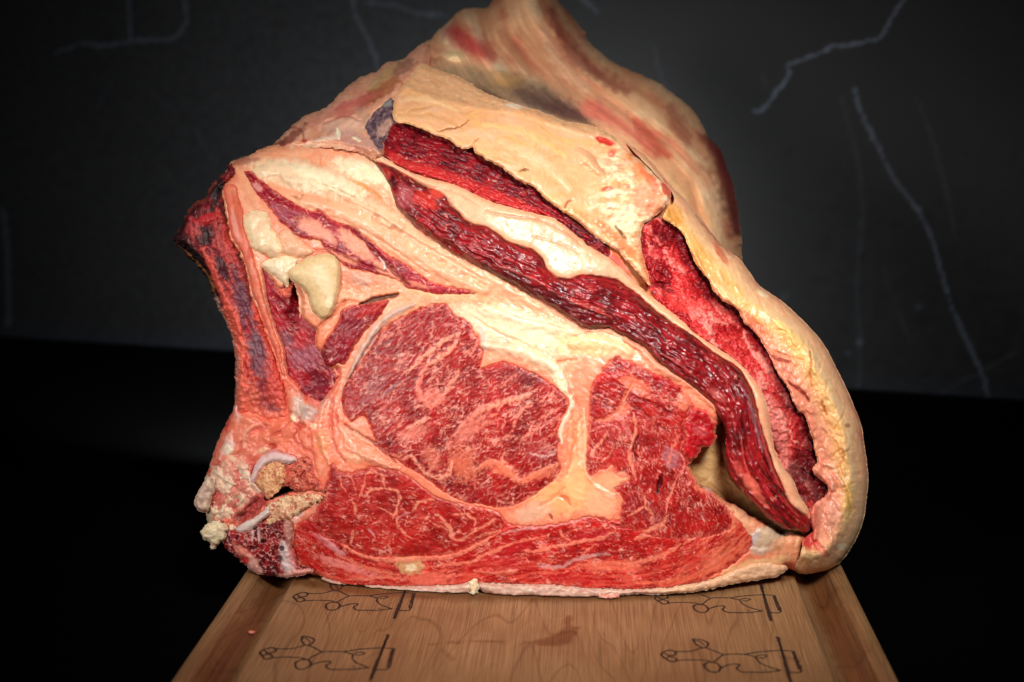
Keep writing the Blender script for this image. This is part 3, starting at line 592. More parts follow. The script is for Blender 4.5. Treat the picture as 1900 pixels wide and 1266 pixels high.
# dried rib end and the pink facet beside it
R17 = '427,302 419,318 391,344 379,368 362,375 346,394 337,420 322,446 329,456 344,470 367,493 384,517 398,552 408,578 421,595 430,622 437,655 438,702 436,745 440,770 463,775 500,786 540,780 539,760 536,740 528,712 519,690 514,667 503,638 487,591 474,560 467,541 460,505 448,470 431,441 424,410 420,380 413,352 428,335 440,322'
def p_rib(x, y, sd):
    u, v = flow(x, y, '400,330 385,400 400,480 430,560 460,640 480,700 500,780')
    n = fbm(u / 30, v / 9, 121, 5, .6); n2 = fbm(x / 9, y / 9, 122, 4, .6)
    c = ramp(.5 + .7 * n + .3 * n2, [C(60, 12, 22), C(110, 24, 34), C(168, 48, 48), C(206, 84, 70)])
    c = mix(c, ramp(.5 + .6 * n + .5 * n2, [C(120, 20, 26), C(172, 44, 42), C(214, 78, 64), C(236, 124, 100)]), ss(440, 560, y) * .8)
    e = 2.2 * n + 1.3 * n2 + .5 * fbm(u / 20, v / 5, 123, 3)
    D = C(38, 10, 16); fd = ss(700, 770, y + 14 * fbm(x / 12, y / 12, 119, 4)); c = mix(c, C(236, 120, 96), fd * .9); e = e - fd * 6
    blots(x, y, c, e, [(404, 345, 13, 22, 20, D, .9), (398, 360, 6, 26, 12, C(96, 84, 90), .55), (360, 395, 22, 20, 30, C(66, 14, 22), .7), (335, 440, 14, 22, -30, D, .85), (355, 468, 38, 9, 44, C(22, 8, 12), .95), (378, 440, 16, 20, 20, C(30, 8, 14), .85), (395, 520, 14, 46, -28, C(34, 10, 16), .85),
        (386, 405, 26, 8, -20, C(196, 40, 44), .8, 1), (358, 425, 18, 6, 40, C(190, 76, 76), .7, 1), (415, 400, 8, 24, 5, C(60, 16, 26), .7), (412, 450, 12, 30, -10, C(186, 70, 66), .7), (425, 470, 9, 36, -15, C(196, 60, 56), .6), (413, 497, 10, 24, -25, C(50, 16, 28), .85), (408, 575, 8, 26, -30, C(40, 12, 18), .85),
        (448, 530, 15, 50, -14, C(104, 56, 68), .8), (452, 580, 17, 46, -14, C(104, 56, 72), .75), (482, 660, 20, 46, -10, C(112, 66, 80), .85), (470, 640, 10, 24, 0, C(120, 104, 112), .4), (488, 735, 30, 20, 30, C(150, 44, 56), .7), (506, 760, 14, 10, 0, C(120, 60, 70), .6), (470, 735, 12, 18, 0, C(232, 110, 84), .7, 1),
        (505, 690, 14, 26, -15, C(206, 70, 60), .7), (515, 730, 18, 30, -20, C(216, 80, 66), .7), (445, 630, 6, 60, -8, C(232, 96, 76), .85, 1), (444, 710, 10, 60, -2, C(240, 140, 116), .8, 1), (500, 775, 40, 10, 0, C(232, 120, 96), .8)], .6, 11)
    strokes(x, y, c, e, [('324,446 336,418 350,392 368,374 388,352 404,332 422,312', 12, C(46, 14, 18), .75, .8), ('418,575 434,610 446,660 450,720 446,770', 17, C(236, 104, 82), .8, 1.5), ('462,500 474,560 492,620 508,670 522,720', 9, C(226, 90, 72), .75, .8), ('392,372 408,400 418,440 436,480 452,520', 8, C(206, 70, 62), .6, .8), ('345,400 365,412 392,408 404,398', 7, C(190, 50, 54), .7, 1), ('334,452 352,470 374,496 392,522 404,552', 13, C(24, 8, 12), .9, -1), ('398,338 404,352 400,372 394,388', 11, C(34, 22, 28), .85), ('352,388 340,412 332,436', 9, C(50, 12, 18), .8), ('375,462 388,485 400,515 410,540 425,570 440,595 447,620', 7, C(226, 88, 72), .85, 1.5), ('401,553 412,585 428,622 436,655 437,700 436,745', 7, C(196, 150, 136), .6, .4), ('456,660 456,680 460,700', 4, C(170, 20, 24), .8, -1.2), ('330,455 350,472 370,492 388,515 400,550', 3, C(180, 120, 70), .5),
        ('455,590 460,610 463,632', 3, C(196, 40, 40), .7, -1), ('503,640 514,670 520,695', 3, C(160, 20, 26), .6, -1), ('330,430 342,402 360,380 378,372 392,346 418,320', 4, C(140, 60, 44), .6, .5)])
    return c, e
def p_facet(x, y, sd):
    u, v = flow(x, y, '425,355 440,420 455,480')
    c, e = fatty(x, y, u, v, 125, (C(214, 84, 66), C(232, 120, 92), C(240, 160, 130)), C(190, 50, 36), .4, .6, 30)
    blots(x, y, c, e, [(443, 400, 7, 40, -14, C(206, 84, 50), .7), (436, 420, 5, 30, -12, C(236, 160, 146), .6), (466, 470, 7, 10, 0, C(190, 50, 30), .6)])
    return c, e
build('rib_facet', P('413,352 424,340 438,345 444,370 453,396 456,422 463,444 468,462 474,490 484,520 492,560 503,590 512,622 521,640 524,672 530,700 521,690 514,667 503,638 487,591 474,560 467,541 460,505 448,470 431,441 424,410 420,380'), D_FRONT, p_facet, M_LEAN, 1, 3, 8, 2, 12, 19, 14)
build('rib_end', P(R17), D_FRONT, p_rib, M_DRY, 1, 4, 22, 5.5, 10, 20, 30, rnd=12, rndw=18, rim=.2, label='dried dark maroon rib end at the left')

# small muscles of the upper left
def p_branch(x, y, sd):
    u, v = flow(x, y, '455,315 500,365 560,400 620,420 680,460 740,500 800,530 880,545')
    c, e = lean(x, y, u, v, 131, .75, 9, 2.5, (C(110, 12, 34), C(160, 24, 44), C(190, 44, 56)), C(236, 140, 118), .1, 7, .4, .8, 40)
    blots(x, y, c, e, [(585, 425, 36, 14, 28, C(238, 150, 124), .95, .5), (520, 395, 26, 12, 40, C(176, 84, 100), .5), (660, 455, 40, 13, 42, C(240, 156, 124), .9, .6), (720, 505, 34, 10, 36, C(238, 150, 120), .85, .5), (478, 347, 10, 7, 30, C(236, 160, 150), .7), (635, 478, 36, 7, 18, C(240, 150, 116), .7),
        (610, 440, 20, 6, 40, C(240, 156, 130), .6), (770, 528, 26, 5, 15, C(236, 140, 110), .6)])
    strokes(x, y, c, e, [('600,388 640,412 672,440 700,470 735,510 760,530', 5, C(110, 6, 16), .8, -2), ('600,455 630,470 665,488 720,505', 3, C(120, 10, 20), .7, -1), ('466,322 500,358 545,382', 3, C(140, 12, 30), .6, -1), ('704,478 714,490 712,500', 2.4, C(250, 236, 226), .7, 1)])
    return c, e
build('muscle_sliver', P('450,316 467,318 486,335 517,358 545,375 576,391 593,388 620,408 655,419 673,433 695,450 723,474 747,485 780,507 800,521 825,529 861,536 889,543 886,547 861,547 813,547 775,540 752,534 733,520 683,506 647,499 624,480 600,461 592,448 557,443 538,427 521,415 510,400 491,377 474,360 462,339'), D_FRONT, p_branch, M_LEAN, 1.0, 2, 10, 3, 12, 21, 12, label='branching sliver of marbled muscle below the pale fat')

def p_pit(x, y, sd):
    u, v = rot(x, y, 55)
    c, e = lean(x, y, u, v, 135, .45, 9, 1.6, (C(90, 8, 18), C(150, 20, 34), C(190, 40, 50)), C(232, 120, 100), .15, 8, .4, 1.2, 30)
    blots(x, y, c, e, [(492, 530, 9, 34, -16, C(168, 44, 64), .7), (530, 530, 16, 20, 10, C(232, 110, 82), .85), (552, 548, 15, 26, 10, C(120, 8, 14), .9, -9), (545, 585, 16, 18, 0, C(110, 8, 18), .7, -4), (522, 600, 16, 12, 0, C(176, 40, 50), .6), (563, 590, 14, 22, 0, C(170, 60, 70), .6),
        (525, 630, 20, 16, 0, C(134, 84, 96), .6), (565, 660, 30, 24, 10, C(160, 84, 98), .7), (600, 650, 14, 18, 0, C(128, 76, 92), .4), (558, 630, 14, 18, 30, C(200, 50, 54), .6), (584, 710, 24, 20, 10, C(112, 30, 44), .8, -3), (560, 700, 22, 12, 30, C(176, 34, 44), .6), (576, 745, 20, 7, 20, C(230, 120, 100), .7)], .5, 10)
    return c, e
build('muscle_sliver', P('482,488 496,500 508,516 522,532 530,515 545,512 560,535 566,560 566,585 578,600 592,612 590,640 605,660 612,676 630,680 634,700 622,722 604,744 586,760 564,742 548,716 532,700 524,668 520,640 506,606 492,560 486,520'), D_FRONT, p_pit, M_LEAN, -4, 2, 12, 3, 10, 22, 12, label='dark torn muscle in the hollow beside the ribs')

def p_side(x, y, sd):
    u, v = rot(x, y, -50)
    c, e = lean(x, y, u, v, 139, .6, 10, 2.0, (C(104, 10, 26), C(150, 20, 36), C(180, 34, 46)), C(226, 110, 100), .3, 8, .3, 1.2, 30)
    blots(x, y, c, e, [(648, 610, 26, 22, -30, C(124, 20, 36), .5), (690, 575, 30, 8, -25, C(200, 50, 40), .5), (605, 650, 14, 18, 0, C(100, 16, 34), .5)])
    return c, e
build('muscle_sliver', P('600,640 612,618 628,596 631,577 648,568 671,565 700,560 723,556 716,572 702,591 683,610 664,634 650,660 640,678 628,674 617,683 600,680 592,662'), D_FRONT, p_side, M_LEAN, 1, 3, 12, 3, 10, 23, 12, label='small dark muscle left of the rib eye')

# the eye of the rib
def p_eye(x, y, sd):
    u, v = rot(x, y, -38)
    c, e = lean(x, y, u, v, 141, .52, 15, 2.6, (C(92, 6, 8), C(156, 16, 16), C(204, 38, 32)), C(234, 138, 118), .3, 7, .35, .7, 60, .8)
    d = fbm(x / 55, y / 55, 143, 3)
    c = mix(c, C(110, 48, 54), ss(.35, .8, fbm(u / 24, v / 8, 144, 4)) * .2)
    blots(x, y, c, e, [(790, 600, 60, 24, -20, C(150, 16, 28), .45), (700, 660, 22, 40, 30, C(120, 24, 36), .3), (690, 725, 34, 12, -50, C(124, 78, 86), .45), (960, 700, 40, 12, 10, C(110, 20, 34), .5), (800, 738, 20, 16, 10, PK, .85, .4), (868, 800, 14, 34, 50, PK, .75), (770, 800, 26, 12, -20, PK, .7), (860, 862, 24, 30, -30, C(240, 124, 92), .75),
        (930, 870, 26, 12, 20, C(240, 124, 92), .8), (1005, 880, 30, 8, -16, C(240, 120, 92), .7), (800, 850, 14, 24, -30, C(236, 130, 104), .6), (1000, 838, 26, 20, 0, C(170, 70, 74), .5), (690, 800, 20, 16, 40, C(200, 60, 56), .4), (650, 740, 14, 26, 0, C(170, 14, 26), .5), (900, 920, 40, 14, 0, C(150, 18, 30), .5)], .9, 8, .72, .3)
    A = PK; B = C(240, 150, 122)
    strokes(x, y, c, e, [('759,690 778,668 801,650 825,631 850,619', 7, B, .9, .4), ('850,620 842,643 818,662 792,678', 7, B, .9, .4), ('790,684 778,705 777,728 787,746 806,752 817,740 811,724', 9, A, .85, .4), ('852,688 840,708 823,733', 6, B, .7, .3),
        ('880,771 904,757 939,745 982,733', 9, B, .85, .3), ('878,784 900,774 920,768', 6, A, .7), ('951,800 957,775 970,760 985,752', 6, A, .8), ('963,822 985,803 1003,792', 6, A, .7), ('1000,780 1020,765 1040,757', 5, A, .6), ('930,720 950,700 966,690', 4, A, .6),
        ('763,846 775,862 789,878 812,886 832,879 840,856', 7, B, .85, .3), ('797,878 806,858 818,846', 5, A, .7), ('845,806 860,790 873,776 900,752', 10, A, .8, .3), ('754,795 775,785 797,776', 8, B, .8, .3), ('725,842 745,850 760,846', 6, A, .8), ('880,875 911,857 935,868 963,893 999,878 1034,863', 9, C(238, 128, 96), .85, .4),
        ('936,840 932,856 950,870', 4, B, .7), ('985,842 1010,848 1030,838 1040,826', 5, C(226, 170, 160), .7), ('700,640 712,622 716,604', 5, A, .6), ('820,606 838,603 850,612 846,628', 4, C(214, 120, 116), .6), ('735,598 745,620 738,640', 4, A, .5), ('880,800 905,785 930,778', 5, A, .6), ('905,830 930,815 955,808', 5, A, .6),
        ('722,690 740,676 756,660', 4, A, .5), ('690,770 705,760 720,748', 4, A, .6), ('720,806 735,795 750,780', 5, A, .6), ('700,745 730,715 760,700', 3, C(150, 120, 130), .5), ('860,660 880,645 890,632', 4, A, .6), ('1010,815 1026,805 1034,790', 4, A, .6)], 4, .75, .72)
    e = e - 2.2 * ss(12, 0, np.abs(sd)) * 0 
    strokes(x, y, c, e, [('640,788 666,806 695,824 730,856 761,882 801,916 840,930', 3, C(120, 6, 14), .8, -2.2)])
    return c, e
EYE = '634,757 633,738 636,721 652,691 665,678 678,660 690,640 702,618 718,603 735,592 754,583 771,574 797,565 820,561 835,573 849,586 873,598 884,620 896,648 897,672 890,683 911,676 935,669 961,679 991,691 1022,710 1048,732 1057,752 1046,776 1037,800 1039,820 1036,848 1042,863 1034,886 1013,903 987,922 951,941 923,944 900,939 861,934 825,916 794,893 764,873 735,856 712,836 695,818 685,795 673,773 655,785 642,776'
build('rib_eye', P(EYE), D_FRONT, p_eye, M_LEAN, .3, 1.2, 16, 4, 14, 24, 14, rim=.5, label='round marbled eye of the rib')

# cap muscle right of the eye, with its glossy red corner
def p_corner(x, y, sd):
    u, v = rot(x, y, 35); c, e = lean(x, y, u, v, 149, .15, 12, 2, (C(130, 6, 14), C(176, 14, 24), C(206, 30, 34)), PK, 0, 8, .3, 1.2, 20)
    blots(x, y, c, e, [(1321, 770, 6, 14, -20, C(236, 140, 110), .7, 1), (1300, 800, 16, 8, 20, C(190, 110, 110), .3)])
    return c, e
build('muscle_tip', P('1278,752 1290,758 1308,760 1322,774 1330,786 1325,800 1329,812 1320,828 1303,830 1296,842 1284,856 1270,852 1262,830 1270,806 1264,786 1276,772'), D_FRONT, p_corner, M_LEAN, 2, 2.5, 12, 4, 9, 25, 14, label='glossy bright red tip of the cap muscle')
def p_cap(x, y, sd):
    ang = np.where(y < 780, 32.0, 70.0); w = ss(740, 830, y)
    u1, v1 = rot(x, y, 30); u2, v2 = rot(x, y, 68)
    c1, e1 = lean(x, y, u1, v1, 151, .35, 12, 2.2, (C(106, 8, 10), C(164, 18, 18), C(206, 40, 34)), C(230, 124, 104), .2, 8, .4, 1.3, 40, .55)
    c2, e2 = lean(x, y, u2, v2, 154, .5, 11, 2.2, (C(106, 10, 12), C(168, 22, 20), C(206, 46, 38)), C(230, 124, 106), .25, 7, .35, 1.3, 40, .62)
    c = mix(c1, c2, w).astype(F); e = (e1 * (1 - w) + e2 * w).astype(F)
    c = mix(c, C(120, 70, 78), ss(.3, .8, fbm(x / 14, y / 14, 157, 4)) * .35)
    blots(x, y, c, e, [(1180, 715, 34, 12, 30, C(236, 120, 92), .75, -1), (1155, 765, 20, 9, -40, C(236, 120, 92), .7, -1), (1130, 790, 24, 26, 0, C(190, 56, 56), .4), (1270, 745, 16, 16, 0, C(236, 130, 100), .7, 1), (1225, 700, 40, 8, 32, C(170, 14, 24), .6), (1224, 897, 4.5, 19, 15, C(40, 4, 12), .8, -2.5), (1150, 885, 16, 10, 0, C(240, 160, 130), .8), (1200, 945, 50, 20, 20, C(130, 12, 26), .5),
        (1245, 850, 20, 14, 60, C(170, 120, 130), .45), (1130, 870, 40, 14, -30, C(206, 60, 54), .4), (1300, 905, 16, 8, 30, C(240, 130, 96), .6)], .6, 10)
    A = C(238, 140, 112)
    strokes(x, y, c, e, [('1174,712 1160,735 1150,760 1130,775 1105,780', 9, C(236, 124, 92), .8, -1.2), ('1174,768 1180,790 1176,815 1168,840 1172,865 1180,890', 5, A, .8, .5), ('1183,810 1178,835 1182,862', 3, C(80, 6, 16), .8, -2.2), ('1130,760 1150,775 1165,798 1172,820', 6, C(226, 130, 120), .6), ('1100,800 1130,790 1150,800 1155,830', 4, C(214, 110, 100), .6, .5),
        ('1197,920 1196,940 1180,950 1165,958', 4, A, .8), ('1196,940 1210,955 1208,965', 4, A, .7), ('1240,955 1225,975 1200,985 1186,996', 6, A, .8), ('1260,880 1250,900 1240,930 1235,955', 3, A, .7), ('1262,805 1250,830 1240,860', 4, C(236, 120, 90), .6), ('1180,755 1200,770 1222,790 1240,800', 3, C(90, 8, 20), .6, -1.2), ('1195,740 1215,752 1240,765 1256,770', 3, C(96, 10, 20), .5, -1), ('1095,850 1105,832 1120,815 1126,800', 4, A, .7), ('1110,860 1130,845 1140,825', 3, A, .6),
        ('1262,838 1270,860 1262,885', 3, C(236, 140, 130), .6), ('1168,690 1175,700 1180,720', 6, C(236, 120, 90), .7), ('1210,735 1232,748 1258,752', 4, C(200, 60, 56), .5, .8)], 3.5, .6, .7)
    return c, e
CAPM = '1141,662 1155,666 1174,672 1190,682 1207,687 1236,701 1262,717 1283,744 1290,760 1300,790 1298,820 1290,845 1280,862 1276,876 1297,901 1326,924 1350,943 1361,974 1340,990 1290,1000 1230,1000 1180,985 1150,975 1150,948 1155,927 1138,910 1150,898 1164,889 1141,882 1136,865 1120,872 1100,884 1090,880 1086,867 1091,820 1092,781 1093,745 1098,712 1119,683'
build('cap_muscle', P(CAPM), D_FRONT, p_cap, M_LEAN, .4, 1, 16, 6, 13, 26, 14, rim=.3, label='ragged marbled cap muscle right of the eye')

# lower muscles
def p_lower(x, y, sd):
    u, v = rot(x, y, 12)
    c, e = lean(x, y, u, v, 161, .5, 17, 1.5, (C(112, 8, 8), C(170, 20, 18), C(208, 44, 36)), C(236, 130, 110), .05, 8, .3, .5, 60, .5)
    c = mix(c, C(206, 70, 60), ss(-.1, .5, fbm(x / 22, y / 12, 163, 4)) * .4 * ss(1, 0, 0 * x))
    A = C(240, 140, 112)
    strokes(x, y, c, e, [('678,879 694,876 709,882 713,901', 5, A, .85, .3), ('678,879 675,900 667,922', 4, A, .85), ('714,906 735,911 741,927 737,943 729,962', 5, A, .8), ('681,918 690,908 709,907', 6, A, .85), ('766,948 772,938 780,931 804,927', 6, A, .85), ('737,950 738,972 752,991 765,1000', 4, A, .8), ('813,955 826,970 836,981 839,995 856,1002 884,983', 5, A, .85),
        ('844,953 865,955 882,966 880,976', 5, A, .85), ('631,884 634,900 643,915', 3, A, .7), ('655,930 658,942 659,955', 5, A, .8), ('655,986 653,1000 650,1010', 6, A, .8), ('740,962 750,955 762,952', 5, C(226, 140, 136), .7), ('884,983 900,975 920,962', 5, A, .7), ('700,940 720,950 735,962', 3, A, .6), ('790,960 810,975 836,983', 3, A, .6),
        ('685,982 692,990 696,998', 5, C(222, 150, 150), .7), ('640,870 655,895 660,915', 2.6, A, .6), ('880,1000 900,992 925,985', 5, A, .6), ('616,865 620,880 622,900 618,930', 9, C(130, 8, 16), .6), ('740,870 780,900 830,928 880,938 930,950', 5, C(200, 90, 80), .5)], 3.5, .6, .62)
    return c, e
build('lower_muscle', P('612,864 620,858 628,872 654,876 690,865 715,868 740,874 768,890 801,915 837,931 880,938 925,950 936,965 930,985 900,1003 884,1010 861,1021 825,1031 778,1034 695,1034 659,1024 636,1010 612,1000 590,985 580,965 588,940 600,920 606,890'), D_FRONT, p_lower, M_LEAN, .3, 1, 14, 4, 12, 27, 12, rim=.4, label='oval muscle below the eye with a web of fine fat')

def p_skin(x, y, sd):
    u, v = x, y
    c, e = fatty(x, y, x / 1.5, y * 2, 165, (C(186, 136, 124), C(216, 174, 154), C(232, 204, 180)), C(196, 80, 70), .6, 1.0, 20)
    n = fbm(x / 12, y / 8, 167, 4, .6); e = e + 1.1 * n
    c = mix(c, C(196, 60, 56), ss(.35, .7, fbm(x / 24, y / 10, 168, 4)) * .5); c = mix(c, C(206, 190, 190), ss(.2, .6, fbm(x / 30, y / 8, 169)) * .4)
    c = mix(c, C(240, 190, 140), ss(1180, 1260, x) * .6)
    return c, e
build('silverskin', P('596,1072 620,1078 650,1086 690,1086 740,1088 800,1087 850,1085 880,1076 884,1086 893,1080 905,1082 960,1084 1040,1086 1100,1092 1170,1094 1240,1090 1310,1078 1360,1060 1400,1044 1440,1046 1462,1054 1444,1070 1432,1073 1385,1079 1350,1086 1314,1095 1267,1101 1219,1104 1180,1103 1145,1108 1126,1115 1105,1110 1069,1112 1022,1110 987,1106 958,1110 911,1104 893,1096 885,1090 876,1100 868,1103 837,1108 813,1105 790,1109 766,1111 730,1109 695,1098 659,1096 636,1091 612,1084'), D_FRONT, p_skin, M_FAT, 1, 3, 9, 3, 14, 28, 30, label='pale silverskin along the bottom edge of the cut')

LINE_B = '548,1010 620,1055 700,1072 800,1075 900,1062 1000,1050 1100,1045 1200,1040 1290,1010 1350,960'
def p_bottom(x, y, sd):
    u, v = flow(x, y, LINE_B)
    c, e = lean(x, y, u, v, 171, .55, 10, 3.2, (C(124, 8, 10), C(184, 20, 18), C(220, 52, 42)), C(238, 112, 90), .36, 6, .4, .9, 50, .5)
    rt = ss(1230, 1360, x); c = mix(c, C(238, 116, 86), rt * ss(-.25, .35, fbm(u / 34, v / 6, 173, 5, .6)) * .7)
    c = mix(c, C(238, 104, 82), ss(1020, 1065, y) * ss(-.2, .4, fbm(u / 50, v / 7, 175, 4)) * .55)
    A = C(240, 128, 102); G = C(206, 150, 146)
    blots(x, y, c, e, [(760, 1047, 26, 19, 20, C(214, 156, 108), .95, .5), (762, 1054, 10, 7, 0, CR, .7), (750, 1020, 9, 9, 0, C(240, 120, 100), .8), (800, 1075, 40, 14, 0, C(240, 110, 88), .7), (640, 1050, 60, 8, 18, C(236, 130, 120), .8), (610, 1010, 34, 6, 35, C(226, 150, 150), .7, .6), (585, 1000, 24, 8, 20, C(196, 30, 30), .5), (930, 1045, 50, 14, 0, C(196, 34, 36), .5, .8),
        (1060, 1075, 60, 8, 4, C(190, 20, 30), .6), (1130, 1050, 60, 10, 0, C(240, 116, 88), .6), (1330, 1040, 40, 16, -32, C(240, 130, 96), .4), (1310, 965, 14, 10, 20, C(140, 12, 26), .7), (1295, 990, 12, 9, 0, C(150, 20, 30), .6), (1335, 960, 40, 26, -20, C(240, 150, 116), .5), (1110, 995, 36, 14, 0, C(160, 20, 34), .5), (950, 1015, 36, 12, -8, C(190, 28, 36), .5)], .6, 9)
    strokes(x, y, c, e, [('636,1010 659,1026 695,1036 740,1040 778,1036 825,1034 861,1024 884,1012 905,1000 925,985', 7, A, .9, .4), ('820,1048 850,1046 880,1040 915,1022 950,1010', 4, A, .8), ('625,1030 660,1045 700,1060 740,1066', 5, A, .7), ('975,1023 1000,1022 1040,1013 1090,1003 1120,998 1140,985 1141,978', 5, A, .9, .3), ('910,1030 930,1018 960,1005 1000,998', 4, A, .7), ('930,992 950,985 980,980 1020,975 1060,968 1100,957', 5, G, .6),
        ('1040,982 1045,995 1060,1005', 4, A, .7), ('1075,1035 1090,1022 1105,1010', 3, A, .7), ('1000,1050 1040,1052 1060,1042 1100,1030 1130,1028', 5, G, .7), ('1100,957 1118,960 1135,972 1150,977 1180,975', 2.5, C(110, 8, 18), .7, -1.4), ('1160,1046 1200,1040 1240,1026 1262,1010', 6, A, .8), ('640,1076 680,1074 720,1070 760,1078', 4, A, .7), ('880,1060 920,1064 960,1060', 5, A, .6, .8), ('1180,1000 1220,985 1240,975', 7, A, .8, .3),
        ('1270,1010 1300,985 1330,965', 6, C(240, 140, 108), .7), ('1180,1082 1250,1078 1310,1062 1350,1040 1380,1015', 7, C(238, 110, 80), .7), ('700,1052 740,1060', 3, C(150, 12, 24), .6)], 3.5, .5, .8)
    return c, e
build('lower_muscle', P('545,985 552,972 570,962 588,950 605,950 640,985 700,1010 800,1012 880,985 925,955 940,968 960,974 1000,975 1050,968 1100,957 1140,965 1180,960 1240,970 1290,960 1330,935 1350,943 1372,965 1390,990 1398,1012 1372,1040 1340,1062 1300,1080 1240,1092 1170,1096 1100,1094 1040,1088 960,1086 905,1084 880,1080 850,1087 800,1089 740,1091 690,1090 650,1090 620,1082 600,1070 575,1058 550,1040 541,1015'), D_FRONT, p_bottom, M_LEAN, 0.3, 1, 12, 5, 11, 29, 16, rim=.4, label='long fibrous muscle along the bottom of the cut')

